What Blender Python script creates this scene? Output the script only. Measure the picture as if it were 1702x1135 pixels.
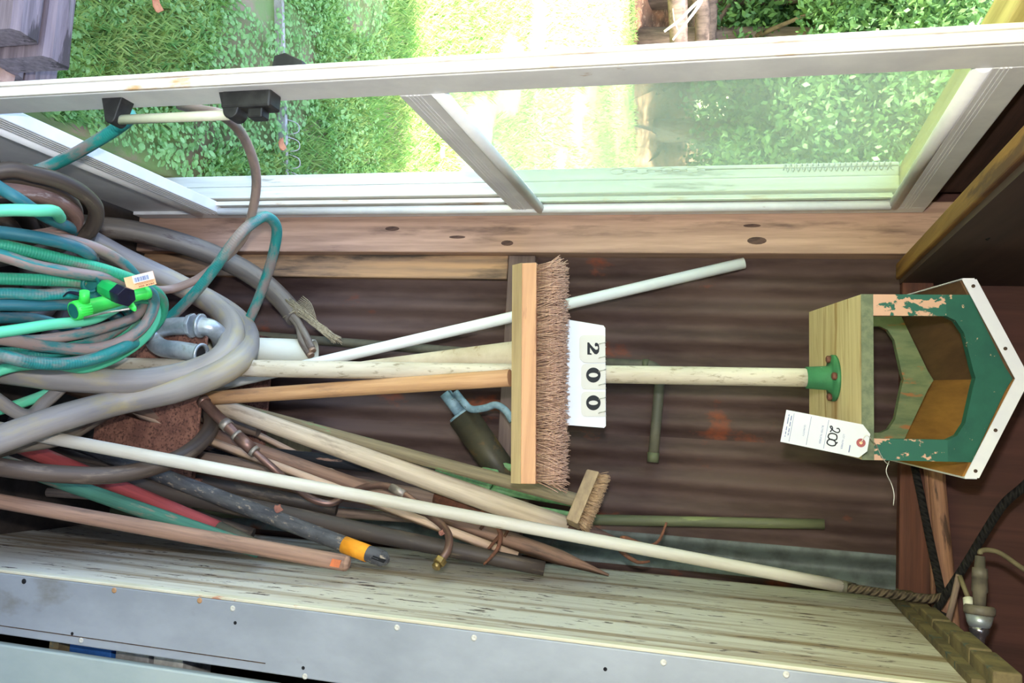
import bpy, math, random
import numpy as np
from mathutils import Vector, Matrix
random.seed(7); rng = np.random.default_rng(7)
S = bpy.context.scene
for o in list(bpy.data.objects): bpy.data.objects.remove(o)
V = Vector
# ------------------------------------------------------------------ camera
F = 1440.0                                   # focal length in pixels of the 1702 px wide frame
TH, PS, RO, CH = math.radians(15.1), math.radians(5.9), math.radians(1.8), 1.5
fwd = V((-math.sin(PS)*math.cos(TH), math.cos(PS)*math.cos(TH), -math.sin(TH)))
r0 = V((math.cos(PS), math.sin(PS), 0)); u0 = r0.cross(fwd)
CR = math.cos(RO)*u0 - math.sin(RO)*r0       # image right (the camera is held upright, so this is world up)
CD = math.sin(RO)*u0 + math.cos(RO)*r0       # image down
C0 = V((0, 0, CH))
cam = bpy.data.cameras.new('camera'); camo = bpy.data.objects.new('camera', cam); S.collection.objects.link(camo)
cam.sensor_fit = 'HORIZONTAL'; cam.sensor_width = 36; cam.lens = 36*F/1702; cam.clip_start = .02; cam.clip_end = 300
bk = -fwd; up = -CD
camo.matrix_world = Matrix(((CR.x, up.x, bk.x, C0.x), (CR.y, up.y, bk.y, C0.y), (CR.z, up.z, bk.z, C0.z), (0, 0, 0, 1)))
S.camera = camo
# ------------------------------------------------------------------ light
S.view_settings.view_transform = 'Standard'; S.view_settings.look = 'None'
S.view_settings.gamma = 1; S.view_settings.use_curve_mapping = False
S.view_settings.exposure = 0.0
SKY, SUN, FLASH = 1.4, 42.0, 80.0
w = bpy.data.worlds.new('world'); S.world = w; w.use_nodes = True
nt = w.node_tree; nt.nodes.clear()
sk = nt.nodes.new('ShaderNodeTexSky'); sk.sky_type = 'NISHITA'; sk.sun_disc = False
sk.sun_elevation = math.radians(42); sk.sun_rotation = math.radians(100); sk.dust_density = 3; sk.ozone_density = 1
bg = nt.nodes.new('ShaderNodeBackground'); bg.inputs[1].default_value = SKY
wo = nt.nodes.new('ShaderNodeOutputWorld')
nt.links.new(sk.outputs[0], bg.inputs[0]); nt.links.new(bg.outputs[0], wo.inputs[0])
sl = bpy.data.lights.new('sun', 'SUN'); sl.energy = SUN; sl.angle = .06; sl.color = (1, .97, .9)
so = bpy.data.objects.new('sun', sl); S.collection.objects.link(so)
so.rotation_euler = V((.72, -.14, .66)).to_track_quat('Z', 'Y').to_euler(); so.location = (6, -1, 8)
fl = bpy.data.lights.new('camera_flash', 'POINT'); fl.energy = FLASH; fl.shadow_soft_size = .025; fl.color = (1, .97, .93)
fo = bpy.data.objects.new('camera_flash', fl); S.collection.objects.link(fo)
fo.location = C0 + up*.13 + fwd*.02          # the flash of the hand-held camera, above its lens

# ------------------------------------------------------------------ pixel -> place helpers
def ray(px, py): return fwd*F + CR*(px-851) + CD*(py-567.5)
def PY(px, py, Y): d = ray(px, py); return C0 + d*(Y/d.y)
def PX(px, py, X): d = ray(px, py); return C0 + d*(X/d.x)
def PZ(px, py, Z): d = ray(px, py); return C0 + d*((Z-CH)/d.z)
def rad(wpx, p): return .5*wpx*((p-C0).dot(fwd))/F
FLOOR, GROUND = -.18, -.10

# ------------------------------------------------------------------ materials
def lin(c):
    out = []
    for v in c[:3]:
        v = v/255
        out.append(v/12.92 if v <= .04045 else ((v+.055)/1.055)**2.4)
    return (*out, 1)
def mat(name, base, c2=None, c3=None, coord='Object', scale=(8, 8, 8), lo=.4, hi=.62, c3scale=(30, 30, 30), c3lo=.58, c3hi=.64,
        rough=.75, metal=0, bump=.15, bscale=None, detail=6, spec=.35, trans=0, dist=0):
    m = bpy.data.materials.new(name); m.use_nodes = True; n = m.node_tree; L = n.links.new
    b = n.nodes['Principled BSDF']; b.inputs['Roughness'].default_value = rough; b.inputs['Metallic'].default_value = metal
    b.inputs['Specular IOR Level'].default_value = spec
    b.inputs['Base Color'].default_value = lin(base)
    if c2 is None: return m
    tc = n.nodes.new('ShaderNodeTexCoord')
    def noise(sc, lo, hi, off):
        mp = n.nodes.new('ShaderNodeMapping'); mp.inputs['Scale'].default_value = sc; mp.inputs['Location'].default_value = (off, off*1.7, off*.6)
        L(tc.outputs[coord], mp.inputs[0])
        t = n.nodes.new('ShaderNodeTexNoise'); t.inputs['Scale'].default_value = 1; t.inputs['Detail'].default_value = detail
        t.inputs['Roughness'].default_value = .62; t.inputs['Distortion'].default_value = dist
        L(mp.outputs[0], t.inputs['Vector'])
        r = n.nodes.new('ShaderNodeMapRange'); r.inputs[1].default_value = lo; r.inputs[2].default_value = hi
        L(t.outputs['Fac'], r.inputs[0]); return r, t
    r, t = noise(scale, lo, hi, len(name)*.37)
    mx = n.nodes.new('ShaderNodeMix'); mx.data_type = 'RGBA'
    mx.inputs[6].default_value = lin(base); mx.inputs[7].default_value = lin(c2); L(r.outputs[0], mx.inputs[0])
    last = mx.outputs[2]
    if c3 is not None:
        r3, t3 = noise(c3scale, c3lo, c3hi, 3.1+len(name)*.21)
        m3 = n.nodes.new('ShaderNodeMix'); m3.data_type = 'RGBA'; L(last, m3.inputs[6]); m3.inputs[7].default_value = lin(c3)
        L(r3.outputs[0], m3.inputs[0]); last = m3.outputs[2]
    L(last, b.inputs['Base Color'])
    if bump:
        rb, tb = noise(bscale or scale, 0, 1, 1.3)
        bp = n.nodes.new('ShaderNodeBump'); bp.inputs['Strength'].default_value = bump; bp.inputs['Distance'].default_value = .004
        L(tb.outputs['Fac'], bp.inputs['Height']); L(bp.outputs[0], b.inputs['Normal'])
    if trans:
        tr = n.nodes.new('ShaderNodeBsdfTranslucent'); L(last, tr.inputs[0])
        ms = n.nodes.new('ShaderNodeMixShader'); ms.inputs[0].default_value = trans
        L(b.outputs[0], ms.inputs[1]); L(tr.outputs[0], ms.inputs[2]); L(ms.outputs[0], n.nodes['Material Output'].inputs[0])
    return m
def wood(name, a, b, c=None, axis=2, g=60, **k):          # grain along the given object axis
    sc = [g, g, g]; sc[axis] = g*.05; s3 = [g*.35]*3; s3[axis] = g*.05
    k.setdefault('bump', .35); k.setdefault('lo', .35); k.setdefault('hi', .66)
    return mat(name, a, b, c, scale=tuple(sc), c3scale=tuple(s3), **k)
def pole_wood(name, a, b, c=None, **k):                    # grain along the length of a tube (its UV)
    k.setdefault('c3lo', .55); k.setdefault('c3hi', .7)
    return mat(name, a, b, c, coord='UV', scale=(140, 5, 1), c3scale=(45, 7, 1), bump=.3, lo=.35, hi=.66, **k)

m_rust = mat('rusty_corrugated_steel', (97, 78, 73), (68, 51, 48), (150, 78, 50), scale=(9, 9, 2.2), c3scale=(7, 7, 5), c3lo=.61, c3hi=.74, rough=.8, bump=.1, bscale=(60, 60, 60), spec=.25)
m_galv = mat('weathered_galvanised_steel', (98, 106, 104), (78, 82, 80), (104, 66, 52), scale=(22, 22, 22), c3scale=(8, 8, 5), c3lo=.6, c3hi=.68, rough=.6, metal=.2, bump=.05)
m_post = wood('weathered_pink_timber', (196, 160, 140), (160, 128, 112), (112, 88, 80), c3lo=.56, c3hi=.72)
m_knot = mat('dark_wood_knot', (96, 72, 64), (66, 50, 46), scale=(90, 90, 40), rough=.85)
m_board = wood('streaked_tan_timber', (190, 150, 112), (140, 114, 94), (80, 68, 60), c3lo=.5, c3hi=.64, g=50)
m_beam_x = wood('dark_red_timber', (104, 62, 46), (74, 44, 34), axis=0)
m_beam_z = wood('brown_grey_timber', (124, 104, 98), (92, 76, 72), axis=0)
m_ply = wood('dark_red_plywood', (88, 54, 46), (66, 40, 34), axis=2, g=14, dist=1.5)
m_joist = wood('amber_joist_timber', (150, 108, 52), (104, 72, 36), (86, 56, 34), axis=1, g=40)
m_plank_dark = wood('dark_wall_plank', (86, 60, 50), (60, 42, 36), axis=1)
m_jamb = wood('weathered_white_paint', (236, 236, 228), (205, 204, 196), (150, 146, 138), c3lo=.66, c3hi=.7, g=40)
m_headwood = wood('yellowed_head_timber', (214, 196, 130), (176, 156, 96), axis=1)
m_orange = mat('cream_weather_strip', (240, 216, 190), (224, 190, 160), scale=(20, 20, 6))
m_floor = mat('dirt_floor', (62, 52, 46), (40, 34, 30), scale=(10, 10, 10), rough=.95, bump=.6)
m_ceil = wood('dark_roof_board', (80, 60, 50), (58, 44, 38), axis=1, g=20)
m_alu = mat('white_door_paint', (240, 240, 240), (224, 224, 226), (186, 160, 132), scale=(6, 6, 6), c3scale=(16, 16, 7), c3lo=.72, c3hi=.76, rough=.45, bump=.03)
m_aluedge = mat('stained_white_door_edge', (232, 228, 220), (220, 212, 200), (200, 160, 116), scale=(6, 6, 6), c3scale=(30, 30, 9), c3lo=.58, c3hi=.70, rough=.45, bump=.05)
m_black = mat('black_plastic', (34, 34, 36), (52, 52, 52), scale=(30, 30, 30), rough=.45, bump=.02)
m_rivet = mat('brown_screw_metal', (96, 78, 66), (70, 56, 48), scale=(200, 200, 200), rough=.5, metal=.5)
m_cabfront = mat('blue_grey_paint', (152, 158, 166), (136, 142, 150), (120, 120, 118), scale=(7, 7, 4), c3scale=(5, 5, 3), c3lo=.6, c3hi=.68, rough=.5, bump=.06, bscale=(30, 30, 30))
m_cabdoor = mat('pale_grey_green_paint', (168, 180, 178), (152, 166, 166), (196, 176, 150), scale=(6, 6, 3), c3scale=(40, 40, 30), c3lo=.72, c3hi=.74, rough=.5, bump=.06)
m_cabside = mat('peeling_pale_green_paint', (196, 190, 178), (136, 116, 92), (84, 70, 66), scale=(14, 14, .8), lo=.46, hi=.6, dist=.5, c3scale=(80, 80, 18), c3lo=.6, c3hi=.63, rough=.7, bump=.4, bscale=(60, 60, 14))
m_cabedge = mat('cream_paint_edge', (204, 200, 182), (186, 178, 154), (176, 130, 104), scale=(20, 20, 5), c3scale=(30, 30, 12), c3lo=.68, c3hi=.72)
m_cabtop = mat('mouldy_brown_board', (118, 104, 72), (84, 74, 54), (70, 80, 74), scale=(20, 20, 20), c3scale=(30, 30, 30), rough=.9, bump=.5)
m_nail = mat('rusted_nail_head', (186, 140, 92), (150, 120, 96), scale=(150, 150, 150), rough=.6)
m_nailw = mat('painted_nail_head', (206, 206, 198), (180, 176, 166), scale=(150, 150, 150), rough=.6)
m_hole = mat('dark_nail_hole', (20, 20, 24), rough=.9)
# hoses
def hose(name, a, b, dust, lo=.5, hi=.6, ribs=False, **k):
    m = mat(name, a, b, dust, coord='UV', scale=(30, 2.2, 1), c3scale=(24, 7, 1), c3lo=lo, c3hi=hi, rough=.5, bump=.05, detail=5, spec=.4, **k)
    if ribs:
        n = m.node_tree; tc = n.nodes.new('ShaderNodeTexCoord'); wv = n.nodes.new('ShaderNodeTexWave'); wv.bands_direction = 'Y'
        wv.inputs['Scale'].default_value = 60; n.links.new(tc.outputs['UV'], wv.inputs[0])
        bp = n.nodes.new('ShaderNodeBump'); bp.inputs['Strength'].default_value = .16; bp.inputs['Distance'].default_value = .003
        n.links.new(wv.outputs['Fac'], bp.inputs['Height']); n.links.new(bp.outputs[0], n.nodes['Principled BSDF'].inputs['Normal'])
    return m
m_mint = hose('mint_green_vinyl', (106, 214, 170), (76, 190, 148), (134, 182, 158), .55, .72)
m_green = hose('ribbed_green_vinyl', (58, 172, 132), (50, 140, 112), (132, 126, 116), .50, .64, ribs=True)
m_teal = hose('ribbed_teal_vinyl', (40, 146, 138), (44, 122, 120), (146, 134, 128), .47, .6, ribs=True)
m_dusty = hose('dusty_teal_vinyl', (50, 134, 132), (66, 110, 112), (156, 134, 126), .42, .52)
m_blue = hose('blue_teal_vinyl', (46, 122, 130), (42, 100, 110), (120, 120, 118), .5, .64)
m_brownh = hose('dusty_brown_vinyl', (174, 150, 140), (150, 128, 118), (120, 112, 108), .5, .66)
m_thick = hose('thick_grey_rubber', (160, 152, 144), (136, 130, 128), (166, 152, 116), .5, .7)
m_cable = hose('dark_grey_cable_sheath', (128, 118, 106), (96, 88, 82), (84, 66, 60), .58, .68)
m_dkrub = hose('dark_brown_rubber', (90, 76, 66), (64, 54, 48), (122, 106, 90), .55, .66)
m_ring = mat('worn_red_brown_rubber', (134, 102, 90), (104, 78, 70), (150, 132, 126), coord='UV', scale=(60, 10, 1), c3scale=(60, 14, 1), rough=.6)
# nozzle, pipes, sticks
m_lime = mat('lime_green_plastic', (70, 230, 90), (60, 214, 84), scale=(6, 6, 6), rough=.35, bump=0)
m_kelly = mat('kelly_green_plastic', (30, 176, 86), (26, 156, 76), scale=(20, 20, 20), rough=.3, bump=0)
m_dkgreen = mat('dark_green_plastic', (24, 104, 98), (20, 88, 84), scale=(20, 20, 20), rough=.4, bump=.02)
m_navy = mat('navy_black_plastic', (30, 30, 52), (22, 22, 36), scale=(20, 20, 20), rough=.35, bump=0)
m_tagorange = mat('pale_orange_card', (246, 196, 150), (242, 180, 130), scale=(20, 20, 20), rough=.6, bump=0)
m_white = mat('white_card', (222, 225, 230), (216, 220, 226), scale=(4, 4, 4), rough=.6, bump=0)
m_leafcard = mat('warm_white_card', (206, 203, 198), (200, 197, 192), scale=(4, 4, 4), rough=.6, bump=0)
m_ink = mat('black_ink', (24, 26, 34), rough=.7); m_blueink = mat('blue_grey_ink', (96, 108, 158), rough=.7); m_brownink = mat('brown_ink', (150, 96, 70), rough=.7)
m_zinc = mat('galvanised_pipe_metal', (196, 202, 206), (158, 166, 172), (140, 134, 112), scale=(24, 24, 24), c3scale=(18, 18, 18), c3lo=.6, c3hi=.72, rough=.38, metal=.55, bump=.04)
m_pvc = mat('white_pvc', (238, 240, 238), (226, 228, 222), scale=(8, 8, 3), rough=.35, bump=.01)
m_pvcold = mat('aged_white_pvc', (224, 224, 206), (206, 206, 188), scale=(8, 8, 3), rough=.4, bump=.02)
m_cream = mat('dirty_cream_paint', (206, 192, 168), (182, 166, 140), (150, 122, 92), coord='UV', scale=(60, 9, 1), c3scale=(90, 26, 1), c3lo=.6, c3hi=.68, rough=.7, bump=.25)
m_creampole = mat('cream_white_pole_paint', (206, 196, 178), (184, 172, 152), (148, 134, 112), coord='UV', scale=(40, 5, 1), c3scale=(120, 40, 1), c3lo=.56, c3hi=.68, rough=.55, bump=.12)
m_longpole = mat('cream_white_enamel', (206, 200, 188), (186, 178, 162), (150, 138, 116), coord='UV', scale=(30, 3, 1), c3scale=(60, 12, 1), c3lo=.68, c3hi=.74, rough=.45, bump=.06)
m_h_orange = pole_wood('orange_tan_handle_wood', (208, 164, 120), (184, 138, 98), (152, 118, 94))
m_h_grey = pole_wood('grey_beige_handle_wood', (212, 194, 170), (182, 164, 142), (140, 124, 108))
m_h_brown = pole_wood('brown_handle_wood', (158, 124, 104), (126, 98, 84), (104, 84, 74))
m_h_brown2 = pole_wood('grey_brown_handle_wood', (150, 128, 112), (120, 102, 92), (100, 86, 78))
m_h_green = pole_wood('worn_green_handle_paint', (146, 132, 104), (118, 106, 84), (108, 160, 108), c3lo=.6, c3hi=.66)
m_h_black = pole_wood('scraped_black_handle_paint', (46, 48, 54), (34, 36, 42), (156, 124, 108), c3lo=.58, c3hi=.62)
m_h_mott = mat('mottled_grey_handle', (84, 84, 86), (60, 60, 64), (150, 136, 120), coord='UV', scale=(70, 20, 1), c3scale=(110, 50, 1), c3lo=.58, c3hi=.68, bump=.2)
m_h_red = pole_wood('red_handle_paint', (158, 66, 66), (134, 58, 58), (140, 104, 98), c3lo=.6, c3hi=.7)
m_h_teal = pole_wood('teal_green_handle_paint', (70, 122, 102), (58, 102, 88), (132, 116, 98), c3lo=.58, c3hi=.64)
m_olive = mat('olive_green_pipe_paint', (104, 106, 78), (84, 88, 66), (122, 128, 86), coord='UV', scale=(30, 4, 1), c3scale=(40, 8, 1), rough=.6, bump=.08)
m_pipeg = mat('dull_green_grey_pipe', (102, 98, 82), (82, 80, 68), scale=(14, 14, 14), rough=.6)
m_dktube = mat('dark_brown_tube', (74, 64, 58), (56, 50, 48), (96, 84, 72), coord='UV', scale=(20, 3, 1), c3scale=(50, 10, 1), rough=.55, bump=.06)
m_copper = mat('tarnished_copper', (136, 104, 92), (106, 82, 74), (128, 122, 108), coord='UV', scale=(40, 12, 1), c3scale=(40, 14, 1), c3lo=.58, c3hi=.68, rough=.4, metal=.55, bump=.05)
m_brass = mat('dull_brass', (150, 126, 78), (120, 100, 62), scale=(80, 80, 80), rough=.4, metal=.7)
m_solder = mat('grey_solder', (170, 160, 148), (140, 130, 120), scale=(80, 80, 80), rough=.45, metal=.5)
m_tang = mat('orange_tape', (236, 160, 40), (220, 140, 30), (170, 110, 50), scale=(40, 40, 40), c3scale=(70, 70, 70), c3lo=.66, c3hi=.7)
m_orangetip = mat('orange_paint_tip', (206, 112, 66), (176, 100, 66), scale=(60, 60, 60))
m_iron = mat('rusty_iron', (112, 72, 54), (84, 56, 44), (140, 88, 62), scale=(60, 60, 60), c3scale=(90, 90, 90), rough=.85, bump=.4)
m_ferr = mat('brown_ferrule_steel', (112, 84, 76), (88, 66, 60), scale=(60, 60, 20), rough=.6, metal=.2)
m_box = mat('speckled_rust', (150, 104, 86), (116, 78, 66), (88, 58, 50), scale=(30, 30, 30), c3scale=(170, 170, 170), c3lo=.5, c3hi=.62, rough=.8, bump=.25, bscale=(160, 160, 160))
m_darkshade = mat('black_bitumen_coat', (38, 34, 32), (28, 26, 26), scale=(20, 20, 20), rough=.8)  # shade put into the colour, for the bin's lower half and trap mouth
m_bluemetal = mat('worn_blue_grey_paint', (140, 168, 182), (112, 140, 154), (96, 90, 84), scale=(50, 50, 50), c3scale=(90, 90, 90), c3lo=.62, c3hi=.68, rough=.5)
m_jack = mat('oily_dark_steel', (80, 74, 58), (58, 56, 48), (104, 84, 56), scale=(12, 12, 12), c3scale=(12, 12, 12), rough=.5, metal=.2)
m_forkgreen = mat('green_tool_paint', (120, 164, 112), (96, 138, 94), (136, 124, 100), scale=(50, 50, 50), c3scale=(80, 80, 80), c3lo=.62, c3hi=.7, rough=.5)
m_lath = pole_wood('pink_pale_lath_wood', (214, 182, 156), (190, 158, 136))
m_blockwood = wood('salmon_brush_block_wood', (214, 164, 124), (190, 140, 104), (160, 112, 86), axis=0, c3lo=.58, c3hi=.66)
m_blockpale = wood('olive_brush_block_wood', (196, 172, 128), (172, 148, 108), (150, 120, 88), axis=0)
m_bristle = mat('brown_bristle_fibre', (206, 166, 144), (168, 134, 116), scale=(40, 40, 400), lo=.35, hi=.65, bump=0, rough=.8)
m_bristle2 = mat('tan_bristle_fibre', (206, 172, 136), (176, 144, 114), scale=(400, 400, 400), lo=.35, hi=.65, bump=0, rough=.8)
m_brushwood = wood('grey_tan_brush_wood', (176, 152, 118), (150, 128, 102), axis=0, g=90)
m_bhwood = wood('yellow_weathered_pine', (232, 212, 168), (208, 184, 138), (180, 140, 90), axis=0, c3lo=.55, c3hi=.68, g=60, dist=.8)
m_bhgreen = mat('flaking_dark_green_paint', (40, 96, 80), (34, 84, 72), (204, 168, 138), scale=(10, 10, 10), c3scale=(60, 60, 60), c3lo=.66, c3hi=.69, rough=.55, bump=.1)
m_bhflake = mat('flaked_green_paint', (44, 98, 84), (206, 164, 140), scale=(60, 60, 36), lo=.40, hi=.43, rough=.6, bump=.15)
def worn_low(m, k):                       # paint worn off most near the foot of the part
    n = m.node_tree; r_ = [x for x in n.nodes if x.type == 'MAP_RANGE'][0]; tx = r_.inputs[0].links[0].from_node
    tc = n.nodes.new('ShaderNodeTexCoord'); sp_ = n.nodes.new('ShaderNodeSeparateXYZ'); n.links.new(tc.outputs['Object'], sp_.inputs[0])
    mu = n.nodes.new('ShaderNodeMath'); mu.operation = 'MULTIPLY'; mu.inputs[1].default_value = k; n.links.new(sp_.outputs['Z'], mu.inputs[0])
    sb = n.nodes.new('ShaderNodeMath'); sb.operation = 'SUBTRACT'; n.links.new(tx.outputs['Fac'], sb.inputs[0]); n.links.new(mu.outputs[0], sb.inputs[1]); n.links.new(sb.outputs[0], r_.inputs[0])
worn_low(m_bhflake, 1.3)
m_bhflake2 = mat('lightly_flaked_green_paint', (44, 98, 84), (206, 164, 140), scale=(60, 60, 36), lo=.47, hi=.5, rough=.6, bump=.15); worn_low(m_bhflake2, 1.5)
m_bhedge = mat('grey_green_edge_paint', (122, 130, 102), (98, 108, 86), scale=(60, 20, 60), rough=.7)
m_bhback = mat('worn_green_back_paint', (126, 138, 100), (98, 116, 84), (170, 112, 70), scale=(40, 40, 9), c3scale=(50, 50, 10), c3lo=.58, c3hi=.66, rough=.7)
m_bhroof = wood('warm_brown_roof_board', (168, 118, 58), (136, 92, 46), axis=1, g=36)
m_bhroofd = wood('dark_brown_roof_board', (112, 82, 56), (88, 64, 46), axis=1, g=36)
m_metalwhite = mat('white_flashing_metal', (236, 236, 240), (222, 222, 232), scale=(8, 8, 8), rough=.4, bump=.02)
m_flange = mat('chipped_green_pipe_flange', (62, 126, 84), (52, 108, 72), (178, 182, 170), scale=(30, 30, 30), c3scale=(34, 34, 34), c3lo=.64, c3hi=.67, rough=.5)
m_bolt = mat('rusty_bolt', (132, 86, 72), (104, 66, 56), scale=(90, 90, 90), rough=.6, metal=.3)
m_paper = mat('white_tag_paper', (208, 211, 220), (203, 206, 214), scale=(8, 8, 8), rough=.7, bump=0)
m_eyelet = mat('red_brown_eyelet', (160, 86, 90), (146, 76, 80), scale=(80, 80, 80), rough=.7)
m_wire = mat('bright_wire', (206, 204, 196), (180, 178, 170), scale=(90, 90, 90), rough=.35, metal=.7)
def rope(name, a, b):
    m = mat(name, a, b, coord='UV', scale=(100, 60, 1), rough=.9, bump=0); n = m.node_tree
    tc = n.nodes.new('ShaderNodeTexCoord'); mp = n.nodes.new('ShaderNodeMapping'); mp.inputs['Rotation'].default_value = (0, 0, .6)
    wv = n.nodes.new('ShaderNodeTexWave'); wv.bands_direction = 'Y'; wv.inputs['Scale'].default_value = 28
    n.links.new(tc.outputs['UV'], mp.inputs[0]); n.links.new(mp.outputs[0], wv.inputs[0])
    bp = n.nodes.new('ShaderNodeBump'); bp.inputs['Strength'].default_value = 1; bp.inputs['Distance'].default_value = .006
    n.links.new(wv.outputs['Fac'], bp.inputs['Height']); n.links.new(bp.outputs[0], n.nodes['Principled BSDF'].inputs['Normal']); return m
m_rope = rope('grey_brown_rope', (104, 90, 72), (74, 64, 52)); m_ropeb = rope('black_rope', (36, 34, 32), (24, 22, 22))
m_pinkpole = pole_wood('peeled_pink_branch_wood', (166, 122, 94), (130, 94, 74), (84, 62, 50), c3lo=.6, c3hi=.68)
m_cord = mat('khaki_cord_rubber', (118, 108, 82), (100, 92, 70), scale=(30, 30, 30), rough=.6)
m_plug = mat('grey_brown_plug_rubber', (112, 104, 90), (92, 86, 78), scale=(30, 30, 30), rough=.5)
m_chrome = mat('dull_chrome', (180, 176, 184), (150, 146, 154), scale=(30, 30, 30), rough=.25, metal=.9, bump=0)
m_frayed = mat('frayed_wire_strand', (176, 164, 140), (140, 128, 108), scale=(200, 200, 200), rough=.5, metal=.3)
m_coppertip = mat('cut_copper_strands', (186, 158, 136), (140, 110, 90), scale=(400, 400, 400), rough=.5, metal=.4)
# outside
m_ground = mat('lawn_soil_and_moss', (136, 158, 94), (150, 142, 104), (170, 142, 120), scale=(3, 3, 3), c3scale=(5, 5, 5), c3lo=.56, c3hi=.66, rough=.95, bump=.5, bscale=(40, 40, 40))
m_grass = mat('grass_blade_green', (146, 186, 100), (180, 200, 118), (122, 170, 96), scale=(3, 3, 3), c3scale=(30, 30, 30), c3lo=.5, c3hi=.6, bump=0, rough=.6, trans=.35)
m_clover = mat('clover_leaf_green', (140, 184, 104), (168, 206, 130), scale=(25, 25, 25), bump=0, rough=.55, trans=.3)
m_tie = wood('weathered_purple_grey_tie', (142, 126, 130), (104, 90, 94), (70, 60, 60), axis=0, g=70, bump=.8)
m_tieend = wood('dark_tie_end', (92, 74, 60), (66, 54, 46), axis=0, g=40)
m_edging = mat('pale_weathered_edging', (206, 196, 190), (176, 164, 156), scale=(20, 20, 20), rough=.8)
m_litter = mat('brown_leaf_litter', (166, 122, 96), (120, 92, 76), (196, 160, 130), scale=(4, 4, 4), c3scale=(14, 14, 14), rough=.95, bump=.8)
m_trunk = mat('grey_brown_bark', (116, 98, 88), (84, 70, 64), scale=(16, 16, 3), rough=.95, bump=.8)
m_leaf = [mat('dark_tree_leaf', (74, 112, 68), (104, 138, 80), scale=(4, 4, 4), bump=0, rough=.5, trans=.4),
          mat('yellow_green_tree_leaf', (140, 176, 76), (176, 196, 92), scale=(4, 4, 4), bump=0, rough=.5, trans=.45),
          mat('mid_tree_leaf', (100, 138, 84), (134, 162, 92), scale=(4, 4, 4), bump=0, rough=.5, trans=.4)]
m_branch = mat('bleached_branch', (190, 180, 176), (160, 150, 146), scale=(20, 20, 20), rough=.8)
m_deadleaf = mat('dead_orange_leaf', (214, 140, 96), (190, 112, 80), scale=(30, 30, 30), rough=.8, bump=0)
m_redleaf = mat('dead_red_brown_leaf', (142, 92, 76), (112, 70, 60), scale=(60, 60, 60), rough=.8, bump=0)
m_brick = mat('pink_stone', (206, 170, 156), (186, 150, 138), scale=(30, 30, 30), rough=.9)

def glass_mat():
    m = bpy.data.materials.new('dusty_window_glass'); m.use_nodes = True; n = m.node_tree; L = n.links.new; n.nodes.clear()
    out = n.nodes.new('ShaderNodeOutputMaterial'); tr = n.nodes.new('ShaderNodeBsdfTransparent'); tr.inputs[0].default_value = (.86, .93, .84, 1)
    df = n.nodes.new('ShaderNodeBsdfTranslucent'); df.inputs[0].default_value = (.86, .9, .74, 1)
    d2 = n.nodes.new('ShaderNodeBsdfDiffuse'); d2.inputs[0].default_value = (.8, .82, .7, 1)
    ad = n.nodes.new('ShaderNodeMixShader'); ad.inputs[0].default_value = .5; L(df.outputs[0], ad.inputs[1]); L(d2.outputs[0], ad.inputs[2])
    tc = n.nodes.new('ShaderNodeTexCoord'); no = n.nodes.new('ShaderNodeTexNoise'); no.inputs['Scale'].default_value = 3; no.inputs['Detail'].default_value = 8
    L(tc.outputs['Object'], no.inputs['Vector'])
    mr = n.nodes.new('ShaderNodeMapRange'); mr.inputs[3].default_value = .12; mr.inputs[4].default_value = .32; L(no.outputs['Fac'], mr.inputs[0])
    m1 = n.nodes.new('ShaderNodeMixShader'); L(mr.outputs[0], m1.inputs[0]); L(tr.outputs[0], m1.inputs[1]); L(ad.outputs[0], m1.inputs[2])
    gl = n.nodes.new('ShaderNodeBsdfGlossy'); gl.inputs['Roughness'].default_value = .02
    m2 = n.nodes.new('ShaderNodeMixShader'); m2.inputs[0].default_value = .05; L(m1.outputs[0], m2.inputs[1]); L(gl.outputs[0], m2.inputs[2])
    L(m2.outputs[0], out.inputs[0]); return m
m_glass = glass_mat()
m_clear = mat('clear_plastic_bar', (214, 216, 190), (200, 202, 176), scale=(9, 9, 9), rough=.2, bump=0)

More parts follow.
